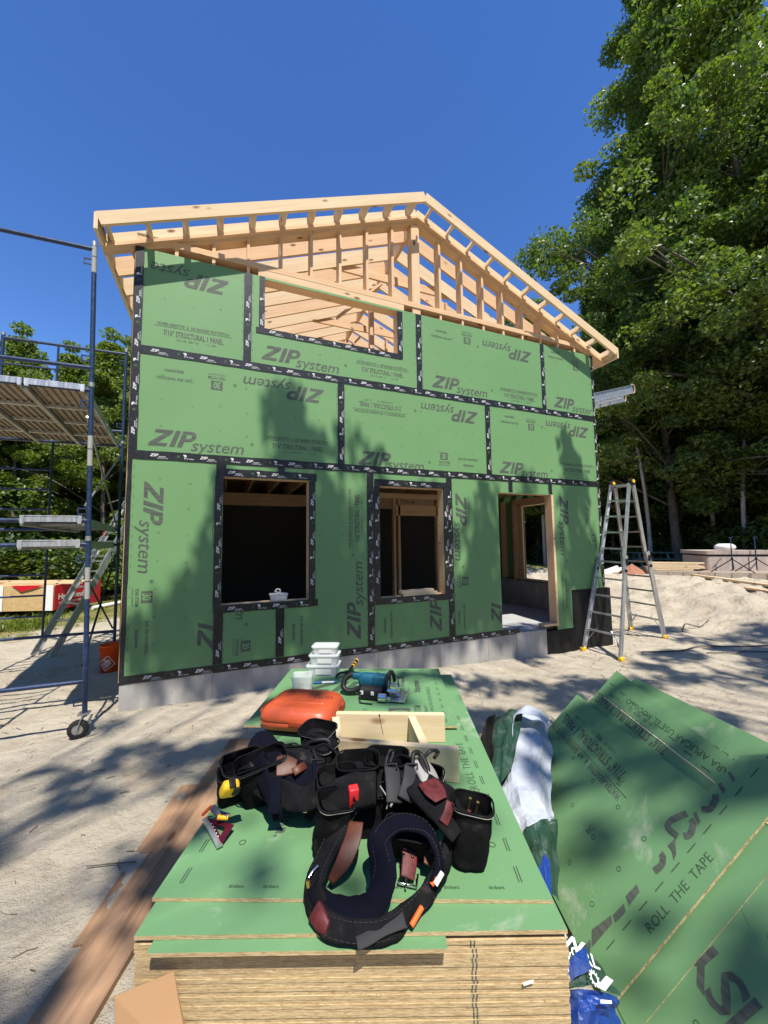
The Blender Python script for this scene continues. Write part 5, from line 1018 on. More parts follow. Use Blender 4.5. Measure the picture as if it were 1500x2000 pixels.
# items carried
it = MB(); it.box(V(1.425, -3.601, 0.535), (.035, .03, .07), mpJ.rt, 0, .006); o = it.build('stud_finder', 'red'); tag(o, 'small bright red tool clipped in the left pouch of the right tool belt', 'tool')
cl = MB(); cl.tube([V(1.423, -3.606, 0.550), V(1.421, -3.623, 0.540)], .004, 6); par(cl.build('clip', 'dark'), o)
for x, k in ((685, 'leftmost of two black screwdriver handles'), (702, 'right-hand of two black screwdriver handles')):
    pass
for (a, b, lb) in ((V(1.430, -3.556, 0.570), V(1.429, -3.563, 0.530), 'left one of the two black handles standing in the pouch behind the red tool'), (V(1.461, -3.569, 0.575), V(1.456, -3.575, 0.535), 'right one of the two black handles standing in the pouch behind the red tool')):
    tag(MB().tube([a, b], [.008, .007], 10).build('screwdriver', 'blackp'), lb, 'screwdriver')
mb = MB(); mb.box(V(1.729, -3.792, 0.475), (.045, .012, .055), mapper(T, 0, 0, 0, -14, 40).rt, 0, .004); tag(mb.build('pry_blade', 'alu'), 'bright metal plate in the pocket left of the big open pouch', 'blade')
for a, b, lb in ((V(1.492, -3.914, 0.352), V(1.535, -3.897, 0.372), 'orange lumber crayon lying along the front loop of the right tool belt'), (V(1.581, -3.874, 0.400), V(1.599, -3.871, 0.415), 'short orange marker beside the white capped one on the right belt'), (V(1.588, -3.884, 0.405), V(1.617, -3.877, 0.425), 'white capped marker tucked in the right tool belt')):
    tag(MB().tube([a, b], .0075, 10).build('marking_crayon', 'white' if 'white' in lb[:6] else 'hiorange'), lb, 'crayon')
for k, (a, b) in enumerate(((mpG((-.01, -.02, .222)), mpG((-.015, -.01, .15))), (mpG((.015, -.025, .218)), mpG((.01, -.015, .15))))):
    mb = MB(); mb.tube([a, b], .0022, 6); mb.tube([a, a + (a - b).normalized() * .0015], .005, 8); tag(mb.build('nail', 'brass'), 'brass coloured nail standing in the big open pouch', 'nail', 'loose nails in the open pouch')
# small boards, sill items
def sill(name, x0, x1, y, z, m_, label, h=.038, tw=0):
    o = beam_obj(name, (x0, y, z), (x1, y + tw, z), .089, h, m_, None); tag(o, label, 'board')
sill('sill_board', 3.33, 3.90, .03, .688, 'pine2', 'lower of two short pine boards on the sill of the narrower ground floor window', tw=.05); sill('sill_board', 3.30, 3.84, .03, .727, 'pine2', 'upper of two short pine boards on the sill of the narrower ground floor window', tw=.05)
WS = frame((0, .07, 0), (1, 0, 0), (0, 1, 0))
clear_box('lunch_box', mapper(WS, 1.64, 0, .718, 0), .21, .13, .075, 'clear plastic box with black lid on the sill of the wider ground floor window', True, 'brass', taper=.88)
q = thing('quick_clamp', 'white crossed clamp lying on the clear box on the window sill', 'clamp', loc=(1.64, .07, .81)); bpy.context.view_layer.update()
mb = MB(); mb.tube(crom([V(1.59, .02, .83), V(1.61, .03, .862), V(1.65, .03, .858), V(1.645, .02, .835)], 5), .007, 8); mb.tube([V(1.60, .02, .835), V(1.68, .0, .80)], .008, 8); par(mb.build('jaw', 'white'), q); par(MB().tube([V(1.66, .02, .84), V(1.62, .0, .80)], .006, 8).build('handle', 'white'), q)
# planks on the ground left of the table
def gplank(name, p, q, w, z, label, m_='oldwood', th=.038):
    o = beam_obj(name, (p[0], p[1], z), (q[0], q[1], z), w, th, m_, None); return tag(o, label, 'plank')
gplank('ground_plank', (-.13, -4.6), (1.19, -1.08), .235, -.358, 'long brown weathered plank half covered in sand beside the work table')
gplank('ground_plank', (.47, -2.72), (.80, -1.62), .15, -.372, 'grey brown plank mostly buried in sand left of the long plank')
mb = MB(); mb.tube([V(0.318, -2.214, -0.345), V(0.465, -2.270, -0.335), V(0.570, -2.297, -0.340)], .0035, 5); tag(mb.build('stick', 'bark'), 'thin dark stick lying on the sand left of the planks', 'stick')
# cardboard flap at the pile corner
cb = MB(); pts = [V(0.745, -3.678, 0.255), V(0.880, -3.666, 0.249), V(0.916, -3.700, 0.124), V(0.937, -3.741, 0.037), V(0.765, -3.714, 0.089)]; n_ = V(.35, -.75, .55).normalized() * .004
cb.add([p for p in pts] + [p + n_ for p in pts], [(0, 1, 2, 3, 4), (9, 8, 7, 6, 5)] + [(i, (i + 1) % 5, 5 + (i + 1) % 5, 5 + i) for i in range(5)], 0); tag(cb.build('cardboard_flap', 'card', recalc=True), 'torn tan cardboard leaning on the front left corner of the sheet pile', 'cardboard')
tag(MB().box(T(1.10, -.006, .20), (.03, .004, .005), mapper(T, 0, 0, 0, 0, 0, -15).rt).build('staple', 'white'), 'small white staple stuck in the striped edges of the pile', 'staple')
# ================================================================== LEANING SHEETS AT THE RIGHT
LD1 = V(.622, -.282, .731).normalized(); LD2 = V(.312, .945, .099); LD2 = (LD2 - LD1 * LD2.dot(LD1)).normalized()
PA = V(3.374, -2.826, .288)                        # far top corner of the front sheet
LF = frame(PA, LD1, -LD2)                          # a = up the slope, b = towards the camera
if LF.N.z < 0: pass
_s = 1 if LF.N.z > 0 else -1
def LP(dz, skew=0, da=0, db=0):
    o = Vector(LF(da, db)) + LF.N * _s * dz; X_ = (LD1 + (-LD2) * math.tan(R(skew))).normalized(); f = frame(o, X_, -LD2); s_ = 1 if f.N.z > 0 else -1
    g = lambda a, b, c=0: f.o + f.X * a + f.Y * b + f.N * c * s_
    g.o, g.X, g.Y, g.N = f.o, f.X, f.Y, f.N * s_; return g
def subq(fr, a, b, ang):
    """text frame on a leaning sheet, reading direction turned from the up-slope direction"""
    c, s = math.cos(R(ang)), math.sin(R(ang)); X_ = fr.X * c + fr.Y * s; Y_ = fr.N.cross(X_); o = fr(a, b); g = lambda x, y, z=0: o + X_ * x + Y_ * y + fr.N * z
    g.o, g.X, g.Y, g.N = o, X_, Y_, fr.N; return g
_sub = sub
def sub(fr, a, b, rot=0, lift=0):
    c, s = math.cos(R(rot)), math.sin(R(rot)); o = fr(a, b, lift); X_ = fr.X * c + fr.Y * s; Y_ = fr.Y * c - fr.X * s; N_ = fr.N
    g = lambda x, y, z=0: o + X_ * x + Y_ * y + N_ * z
    g.o, g.X, g.Y, g.N = o, X_, Y_, N_; return g
def lsheet(label, fr, a0, a1, b0, b1, marks=None, th=.0112, poly=None):
    mb = MB(); p = poly or [(a0, b0), (a1, b0), (a1, b1), (a0, b1)]; n = len(p)
    vs = [fr(a, b, 0) for a, b in p] + [fr(a, b, -th) for a, b in p]
    mb.add(vs, [tuple(range(n)), tuple(range(2 * n - 1, n - 1, -1))], [0, 1]); mb.add(vs, [(i, (i + 1) % n, n + (i + 1) % n, n + i) for i in range(n)], 1)
    if marks: marks(mb, fr)
    return tag(mb.build('leaning_sheet', ['green2', 'osb2', 'ink', 'inkthin', 'green']), label, 'sheet', 'green sheets leaning at the right')
m = M['osb2'] = mat('osb_edge_pale', (.5, .38, .2), .9); g = NG(m); f = g.noise(g.vec((40, 40, 40)), 1, 3, .7); g.color(g.ramp(f, [(.35, (.28, .17, .08)), (.6, (.62, .47, .26))]))
def ringmarks(mb, fr, a0, a1, b0, b1):
    a = a0 + .1
    while a < a1 - .05:
        b = b0 + .1
        while b < b1 - .08:
            nailring(mb, sub(fr, 0, 0), a + random.uniform(-.012, .012), b + random.uniform(-.012, .012), 3, .012); b += .2
        a += .2
def ldash(mb, fr, b, a0, a1, L=.055, st=.11):
    a = a0
    while a < a1: mb.add([fr(a, b, .001), fr(a + L, b, .001), fr(a + L, b + .005, .001), fr(a, b + .005, .001)], [(0, 1, 2, 3)], 3); a += st
ROT = 90
fA = LP(.0)
def marksA(mb, fr):
    g_ = subq(fr, -.10, .315, -90); pr716(mb, subq(fr, -.165, .33, -90), .95, 2)
    ringmarks(mb, fr, -1.0, -.2, .02, 1.15); ldash(mb, fr, 1.08, -.75, .4)
    gr = subq(fr, -.55, 1.165, 0); mb.geom(text('ROLL  THE  TAPE', .052, -.001, 0, 1.05), gr, .0012, 3)
    for p in ([(-0.857, 1.016), (-0.793, 1.011), (-0.801, 1.026), (-0.830, 1.048)],
      [(-0.764, 0.992), (-0.649, 1.014), (-0.666, 1.038), (-0.806, 1.037)],
      [(-0.643, 1.019), (-0.568, 1.022), (-0.584, 1.049), (-0.652, 1.045)],
      [(-0.541, 1.009), (-0.467, 1.013), (-0.479, 1.041), (-0.557, 1.043)],
      [(-0.054, 1.003), (-0.039, 1.009), (-0.057, 1.045), (-0.078, 1.048)],
      [(0.124, 1.004), (0.140, 1.008), (0.127, 1.040), (0.102, 1.043)],
      [(0.194, 1.005), (0.207, 1.009), (0.192, 1.044), (0.173, 1.045)],
      [(-0.244, 1.008), (-0.193, 1.012), (-0.243, 1.056), (-0.268, 1.062), (-0.246, 1.033)]): mb.add([fr(a, b, .0012) for a, b in p], [tuple(range(len(p)))], 2)
    for p in ([(-0.292, 1.006), (-0.294, 1.023), (-0.324, 1.038), (-0.367, 1.032)],
      [(-0.073, 0.985), (-0.146, 0.955), (-0.184, 0.961), (-0.180, 1.016)],
      [(-0.082, 1.010), (-0.090, 1.031), (-0.134, 1.046), (-0.158, 1.032)],
      [(0.079, 1.019), (0.062, 1.036), (0.012, 1.041), (-0.013, 1.017)]):
        c = crom([V(a, b, 0) for a, b in p], 5); q = []
        for i in range(len(c)):
            t = (c[min(i + 1, len(c) - 1)] - c[max(i - 1, 0)]).normalized(); n_ = V(-t.y, t.x, 0) * .014; q.append((c[i] + n_, c[i] - n_))
        mb.add([fr(v.x, v.y, .0012) for pr_ in q for v in pr_], [(2 * i, 2 * i + 1, 2 * i + 3, 2 * i + 2) for i in range(len(q) - 1)], 2)
    for p in ((-.86, .62), (-.62, .70), (-.32, .66)): mb.geom(text('EC', .04, -.001), subq(fr, p[0] + .1, p[1], 0), .0013, 3)
lsheet('front leaning green sheet with the large dark logotype and a bright near edge', fA, -.86, .0, 0, 1.21, marksA, poly=[(-.86, 0), (0, 0), (.07, .99), (.30, 1.0), (.5, 1.21), (-.86, 1.21)])
fS = LP(-.0125, 0); lsheet('green sheet whose corner shows just behind the front leaning one', fS, 0, 0, 0, 0, None, poly=[(-.86, -.02), (.02, -.035), (.04, .5), (-.86, .5)])
fC = LP(-.026, 0)
def marksC(mb, fr):
    g_ = subq(fr, .10, .40, -90); pr716(mb, g_, .95, 2); gp = subq(fr, .215, 1.02, -90); mb.geom(text('PARA APLICAR USE EL RODILLO', .05, -.001, 0, 1.0), gp, .0012, 3)
    b = .0
    while b < 1.1: mb.add([fr(.235 - .1 * b, b, .001), fr(.235 - .1 * b, b + .05, .001), fr(.24 - .1 * b, b + .05, .001), fr(.24 - .1 * b, b, .001)], [(0, 1, 2, 3)], 3); b += .11
lsheet('scuffed leaning green sheet sticking up behind the front one', fC, 0, 0, 0, 0, marksC, poly=[(-.84, .06), (.328, .082), (.235, 1.30), (-.84, 1.30)])
fD = LP(-.040, 0)
def marksD(mb, fr): gp = subq(fr, .275, 1.15, -90); mb.geom(text('PARA APLICAR USE EL RODILLO', .055, -.001, 0, 1.0), gp, .0012, 3)
lsheet('rearmost leaning green sheet with its top corner farthest right', fD, 0, 0, 0, 0, marksD, poly=[(-.82, .20), (.352, .222), (.46, 1.40), (-.82, 1.40)])
fB = LP(-.030, 0, 0, 0)
def marksB(mb, fr):
    gl = subq(fr, -.52, 1.47, 0); mb.geom(text('ISY', .20, .016, .1, .9), subq(fr, -.38, 1.50, -90), .0012, 2); ringmarks(mb, fr, -1.1, .3, 1.3, 2.0)
    mb.add([fr(-.2, 1.3, .0012), fr(-.5, 1.9, .0012), fr(-.5, 1.903, .0012), fr(-.2, 1.303, .0012)], [(0, 1, 2, 3)], 0)
lsheet('nearest leaning green sheet at the bottom right corner of the view', fB, 0, 0, 0, 0, marksB, poly=[(-.95, 1.06), (.5, 1.06), (.5, 2.0), (-.95, 2.0)])
fE = LP(-.015, 0); lsheet('edge of a green sheet lying over the nearest leaning one', fE, 0, 0, 0, 0, None, poly=[(-.95, 1.56), (-.3, 1.56), (-.3, 2.1), (-.95, 2.1)])
# trestle that carries them
tr = thing('trestle', 'timber trestle holding up the leaning green sheets from behind', 'trestle', loc=LP(-.3)(0, .6)); bpy.context.view_layer.update()
c0, c1 = LP(-.085)(.12, .15), LP(-.085)(.12, 1.3); par(beam_obj('top_rail', c0, c1, .09, .09, 'pine2', None), tr)
for c in (c0.lerp(c1, .1), c0.lerp(c1, .9)):
    for s_ in (.05, .42): e = V(c.x + s_, c.y, -.4); par(beam_obj('leg', c - V(0, 0, .04), e, .038, .089, 'pine2', None, (0, 1, 0)), tr)
# lumber wrap bunched between the pile and the leaning sheets
wr = thing('lumber_wrap', 'crumpled white, green and blue printed plastic lumber wrap between the pile and the leaning sheets', 'plastic wrap', loc=V(2.504, -3.167, -0.100)); bpy.context.view_layer.update()
def cloth(rows, name, m_, parent, amp=.012, th=.004, nsub=5, seed=0, fmat=None):
    """crumpled sheet through a grid of control points"""
    rws = [crom([Vector(p) for p in r], nsub) for r in rows]; cols = list(zip(*rws)); grid = [crom(list(c), nsub) for c in cols]  # grid[col][row]
    nc, nr = len(grid), len(grid[0]); rr = random.Random(seed); mb = MB(); vs = []
    for i in range(nc):
        for j in range(nr):
            a = grid[min(i + 1, nc - 1)][j] - grid[max(i - 1, 0)][j]; b = grid[i][min(j + 1, nr - 1)] - grid[i][max(j - 1, 0)]; n_ = a.cross(b)
            if n_.length > 0: n_.normalize()
            d = math.sin(i * .9 + j * .5 + seed) * math.sin(j * .8 - i * .35 + 2 * seed); d = abs(d) ** .6 * (1 if d > 0 else -1)
            vs.append(grid[i][j] + n_ * (amp * d + rr.uniform(-.2, .2) * amp))
    fs = [(i * nr + j, (i + 1) * nr + j, (i + 1) * nr + j + 1, i * nr + j + 1) for i in range(nc - 1) for j in range(nr - 1)]
    mb.add(vs, fs, 0, False); o = mb.build(name, m_); par(o, parent); return o, grid
cloth([[V(2.894, -2.603, 0.060), V(3.054, -2.614, 0.140), V(3.260, -2.623, 0.100), V(3.329, -2.655, 0.000)],
       [V(2.727, -2.802, 0.030), V(2.852, -2.796, 0.100), V(3.039, -2.802, 0.100), V(3.181, -2.772, -0.010)],
       [V(2.496, -3.018, -0.020), V(2.582, -3.045, 0.060), V(2.756, -3.046, 0.050), V(2.863, -3.053, -0.030)],
       [V(2.352, -3.165, -0.060), V(2.427, -3.262, 0.030), V(2.534, -3.288, 0.030), V(2.663, -3.275, -0.050)],
       [V(2.343, -3.257, -0.100), V(2.341, -3.392, -0.010), V(2.431, -3.406, 0.020), V(2.629, -3.307, -0.060)]], 'white_face', 'wrapw', wr, .013, seed=1)
cloth([[V(2.903, -2.692, 0.190), V(3.009, -2.678, 0.230), V(3.095, -2.728, 0.220), V(3.171, -2.754, 0.160)], [V(2.745, -2.862, 0.150), V(2.858, -2.765, 0.220), V(2.972, -2.808, 0.230), V(3.036, -2.879, 0.180)]], 'folded_lip', 'wrapw', wr, .006, seed=5)
cloth([[V(2.899, -2.418, 0.000), V(2.878, -2.553, 0.140), V(2.949, -2.628, 0.200), V(3.015, -2.670, 0.190)], [V(2.673, -2.680, -0.050), V(2.620, -2.836, 0.100), V(2.715, -2.849, 0.150), V(2.809, -2.845, 0.130)], [V(2.457, -2.960, -0.100), V(2.379, -3.106, 0.030), V(2.392, -3.154, 0.080), V(2.582, -3.047, 0.090)]], 'green_face', 'wrapg', wr, .012, seed=2)
cloth([[V(2.811, -2.437, -0.050), V(2.895, -2.427, 0.080), V(2.911, -2.488, 0.120)], [V(2.537, -2.777, -0.100), V(2.543, -2.853, 0.000), V(2.557, -2.898, 0.050)]], 'dark_face', 'blackp', wr, .01, seed=8)
cloth([[V(2.305, -3.361, -0.020), V(2.352, -3.418, 0.050), V(2.448, -3.418, 0.070), V(2.674, -3.273, -0.080)], [V(2.230, -3.480, -0.050), V(2.261, -3.545, 0.030), V(2.295, -3.589, 0.050), V(2.512, -3.441, -0.120)], [V(2.225, -3.576, -0.100), V(2.223, -3.640, -0.010), V(2.220, -3.678, 0.020), V(2.387, -3.570, -0.160)]], 'green_face', 'wrapg', wr, .012, seed=3)
cloth([[V(2.195, -3.629, 0.030), V(2.293, -3.580, 0.065), V(2.309, -3.595, 0.050)], [V(2.133, -3.732, 0.000), V(2.157, -3.735, 0.030), V(2.165, -3.746, 0.000)]], 'blue_face', 'wrapb', wr, .004, seed=4)
# lower lobe with lettering
cloth([[V(2.147, -3.778, -0.020), V(2.162, -3.812, -0.010), V(2.199, -3.821, -0.040), V(2.331, -3.749, -0.160)], [V(2.054, -3.865, -0.040), V(2.078, -3.899, -0.010), V(2.142, -3.903, -0.040), V(2.343, -3.821, -0.200)], [V(2.030, -3.886, -0.080), V(2.065, -3.929, -0.030), V(2.144, -3.939, -0.050), V(2.337, -3.881, -0.220)]], 'green_face', 'wrapg', wr, .008, seed=6)
cloth([[V(2.082, -3.891, 0.005), V(2.144, -3.879, 0.005), V(2.206, -3.862, -0.020)], [V(2.049, -3.929, -0.005), V(2.094, -3.933, 0.000), V(2.176, -3.911, -0.035)]], 'blue_face', 'wrapb', wr, .003, seed=7)
cloth([[V(2.020, -3.886, -0.060), V(2.070, -3.945, -0.020), V(2.133, -3.968, -0.030), V(2.244, -3.942, -0.120)], [V(2.002, -3.901, -0.100), V(2.042, -3.967, -0.050), V(2.120, -3.986, -0.060), V(2.233, -3.948, -0.160)], [V(1.955, -3.942, -0.160), V(2.001, -3.998, -0.120), V(2.097, -4.008, -0.140), V(2.234, -3.979, -0.220)]], 'blue_face', 'wrapb', wr, .010, seed=9)
def wtext(s, p, X_, Y_, size, m_='white', bold=.01):
    f = frame(p, X_, Y_); mb = MB(); mb.geom(text(s, size, bold), f, 0, 0); par(mb.build('lettering', m_), wr)
a, b, c = V(2.116, -3.882, -0.004), V(2.169, -3.905, -0.026), V(2.163, -3.862, -0.004); wtext('ORL', a, b - a, c - a, .052)
a, b, c = V(2.115, -3.831, 0.000), V(2.138, -3.862, -0.004), V(2.155, -3.817, 0.000); wtext('W', a, b - a, c - a, .07, bold=.03)
mb = MB(); gc = V(2.129, -3.954, -0.005); gx_, gy_ = (V(2.156, -3.955, -0.015) - gc).normalized(), (V(2.143, -3.944, -0.002) - gc).normalized(); gf = frame(gc, gx_, gy_)
for k in range(12):
    a = 2 * math.pi * k / 12; c_, s_ = math.cos(a), math.sin(a); mb.flat([(c_ * .014 - s_ * .0025, s_ * .014 + c_ * .0025), (c_ * .014 + s_ * .0025, s_ * .014 - c_ * .0025), (c_ * .020 + s_ * .002, s_ * .020 - c_ * .002), (c_ * .020 - s_ * .002, s_ * .020 + c_ * .002)], gf, .004, 0)
n = 20; vs = [gf(r * math.cos(2 * math.pi * k / n), r * math.sin(2 * math.pi * k / n), .004) for r in (.0105, .0145) for k in range(n)]; mb.add(vs, [(k, (k + 1) % n, n + (k + 1) % n, n + k) for k in range(n)], 0); par(mb.build('gear_emblem', 'white'), wr)
for q in ((V(2.111, -3.980, 0.000), V(2.171, -3.966, -0.005), V(2.192, -3.975, -0.020), V(2.133, -3.992, -0.010)), (V(2.099, -4.002, -0.010), V(2.136, -4.011, -0.020), V(2.133, -4.014, -0.025), V(2.094, -4.006, -0.015)), (V(2.078, -3.874, 0.004), V(2.080, -3.889, 0.004), V(2.067, -3.913, 0.000), V(2.052, -3.910, 0.000)), (V(2.082, -3.866, 0.006), V(2.119, -3.875, 0.005), V(2.095, -3.889, 0.004), V(2.076, -3.884, 0.004))):
    mb = MB(); mb.add([p + V(0, 0, .004) for p in q], [(0, 1, 2, 3)], 0); par(mb.build('white_bar', 'white'), wr)
gplank('ground_board', (4.6, -3.35), (6.3, -3.0), .3, -.41, 'bleached plank lying on the sand behind the leaning sheets', 'greywood')

# ================================================================== RIGHT BACKGROUND
def boards(name, label, items, cat='lumber', m_=('pine2', 'pine')):
    r = thing(name, label, cat, loc=items[0][0]); bpy.context.view_layer.update()
    for k, (p, q, w, h) in enumerate(items): par(beam_obj('board', p, q, w, h, m_[k % 2], None), r)
    return r
boards('long_board', 'long pale boards stretching over the sand bank towards the right edge', [(V(19.858, 8.769, 0.120), V(13.212, 0.038, 0.260), .14, .06), (V(16.218, 4.615, 0.100), V(12.412, -0.280, 0.200), .14, .05)], 'boards')
dk = thing('platform', 'low grey wooden platform beyond the sand bank at the right edge', 'platform', loc=(17, 3, 0)); bpy.context.view_layer.update()
PD = frame((15.6, 3.1, .12), (.62, -.78, 0), (.78, .62, 0)); DG = lambda a, b, c=0: PD(a, b, c)
mb = MB(); mb.add([DG(a, b, c) for c in (0, .20) for a, b in ((-1.2, 0), (3.5, 0), (3.5, 3.2), (-1.2, 3.2))], [(3, 2, 1, 0), (4, 5, 6, 7), (0, 1, 5, 4), (1, 2, 6, 5), (2, 3, 7, 6), (3, 0, 4, 7)], 0); par(mb.build('deck', 'greywood'), dk)
mb = MB(); [mb.box(DG(-1.15 + .42 * k, -.015, .1), (.02, .02, .19), mapper(PD, 0, 0, 0).rt) for k in range(8)]; o = par(mb.build('skirt_batten', 'greywood'), dk); o['kind'] = 'stuff'
ht = thing('hot_tub', 'beige brown panelled square tub on the platform with stands in front', 'hot tub', loc=DG(1.2, 2.2, .2)); bpy.context.view_layer.update()
mb = MB(); mpx = mapper(PD, 1.7, 1.9, .2, 12); loft(mb, [(3.0, 1.9, .12, 0), (3.02, 1.92, .14, .50)], mpx); par(mb.build('side_panel', 'tub'), ht); mb = MB(); loft(mb, [(3.10, 2.0, .15, .56), (3.12, 2.02, .16, .68)], mpx); par(mb.build('cover', 'tub'), ht); mb = MB(); loft(mb, [(2.98, 1.88, .12, .50), (2.98, 1.88, .12, .56)], mpx, 0); par(mb.build('dark_gap', 'dark'), ht)
hp = MB(); c = mpx((-.75, -.55, .72)); loft(hp, [(.50, .4, .12, 0), (.62, .5, .18, .06), (.58, .46, .18, .14), (.35, .3, .1, .20)], lambda p: c + p); tag(hp.build('plastic_bag', 'white'), 'white plastic bag heaped on the brown tub cover', 'bag')
for k, (a, b, lb) in enumerate(((1.05, .35, 'left of the two dark tripod stands on the grey platform'), (1.75, .75, 'right of the two dark tripod stands on the grey platform'))):
    ts = thing('tripod_stand', lb, 'stand', 'tripod stands on the platform', loc=DG(a, b, .2)); bpy.context.view_layer.update(); c = Vector(DG(a, b, .2)); mb = MB(); mb.tube([c + V(0, 0, .05), c + V(0, 0, 1.12)], .018, 8); mb.tube([c + V(-.10, 0, 1.12), c + V(.14, 0, 1.14)], .013, 6); par(mb.build('post', 'blue'), ts)
    for j in range(3):
        an = .4 + 2.09 * j; mb = MB(); mb.tube([c + V(0, 0, .42), c + V(.62 * math.cos(an), .62 * math.sin(an), .0)], .017, 6); par(mb.build('leg', 'dark'), ts)
    mb = MB(); mb.tube([c + V(0, 0, .40), c + V(0, 0, .46)], .035, 10); par(mb.build('collar', 'dark'), ts)
its = []
for k in range(9):
    z = .24 + .058 * (k // 2); its.append((DG(-1.3 + .05 * (k % 3), .35 + .28 * (k % 2), z), DG(.15 + random.uniform(-.15, .25), .4 + .28 * (k % 2), z), .20, .05))
boards('lumber_pile', 'pile of short yellow pine boards on the left end of the platform', its)
boards('white_beams', 'white painted beam ends lying on the grass left of the pine pile', [(DG(-2.9, .3, .02), DG(-2.2, .5, .30), .2, .08), (DG(-2.7, .1, .02), DG(-2.0, .3, .28), .2, .08)], 'beams', ('white', 'white'))
n = 16; c = DG(-1.75, .5, .0); vs = [c + V(0, 0, .42)] + [c + V(.55 * r * math.cos(6.283 * k / n), .55 * r * math.sin(6.283 * k / n), .42 * (1 - r) + random.uniform(-.02, .02)) for r in (.35, .7, 1) for k in range(n)]
mb = MB(); mb.add(vs, [(0, 1 + k, 1 + (k + 1) % n) for k in range(n)] + [(1 + r * n + k, 1 + (r + 1) * n + k, 1 + (r + 1) * n + (k + 1) % n, 1 + r * n + (k + 1) % n) for r in range(2) for k in range(n)]); M['redsoil'] = mat('reddish_heap', (.33, .15, .10), .95); tag(mb.build('soil_heap', 'redsoil'), 'small reddish heap between the white beams and the pine pile', 'heap')
pt = thing('picnic_table', 'small green grey picnic table on the lawn before the dark woods', 'picnic table', loc=(24, 13, .04)); bpy.context.view_layer.update()
M['ptab'] = mat('table_green', (.16, .23, .21), .8); c = V(20.417, 7.671, 0.030); u = V(.8, -.6, 0); v_ = V(.6, .8, 0)
for nm, d, z, w_ in (('table_top', 0, .74, .75), ('bench', .65, .45, .26), ('bench', -.65, .45, .26)): par(beam_obj(nm, c + v_ * d - u * .9 + V(0, 0, z), c + v_ * d + u * .9 + V(0, 0, z), w_, .05, 'ptab', None), pt)
for s_ in (-.6, .6):
    for t_ in (-1, 1): par(beam_obj('leg', c + u * s_ + v_ * .3 * t_ + V(0, 0, .72), c + u * s_ + v_ * .7 * t_, .04, .09, 'ptab', None, (0, 1, 0)), pt)
# ================================================================== TREES
def leaves_mesh(name, P, size, m_, up=.5, mats=None, mi=None):
    n = len(P); ax = rng.normal(size=(n, 3)); ax[:, 2] = np.abs(ax[:, 2]) * (1 + up) + up; ax /= np.linalg.norm(ax, axis=1)[:, None]
    t = rng.normal(size=(n, 3)); t -= ax * (t * ax).sum(1)[:, None]; t /= np.linalg.norm(t, axis=1)[:, None]; b = np.cross(ax, t); s = (size * rng.uniform(.6, 1.3, n))[:, None]
    dr = np.array([0, 0, -.18]) * s
    co = np.stack([P - t * s * .5, P + b * s * .36 + dr * .2 + ax * s * .08, P + t * s * .6 + dr, P - b * s * .36 + dr * .2 + ax * s * .08], 1).reshape(-1, 3); fc = np.arange(4 * n).reshape(n, 4)
    me = bpy.data.meshes.new(name); npmesh(me, co, fc, False)
    for k in (mats or [m_]): me.materials.append(M[k])
    if mi is not None: me.polygons.foreach_set('material_index', mi.astype(np.int32))
    return me
def clump_points(C, Rr, n, flat=.6):
    """leaves filling many small clumps, thicker at each clump's shell"""
    k = rng.integers(0, len(C), n); d = rng.normal(size=(n, 3)); d /= np.linalg.norm(d, axis=1)[:, None]; r = rng.uniform(.25, 1, n) ** .55
    return C[k] + d * (Rr[k] * r)[:, None] * np.array([1, 1, flat]), k
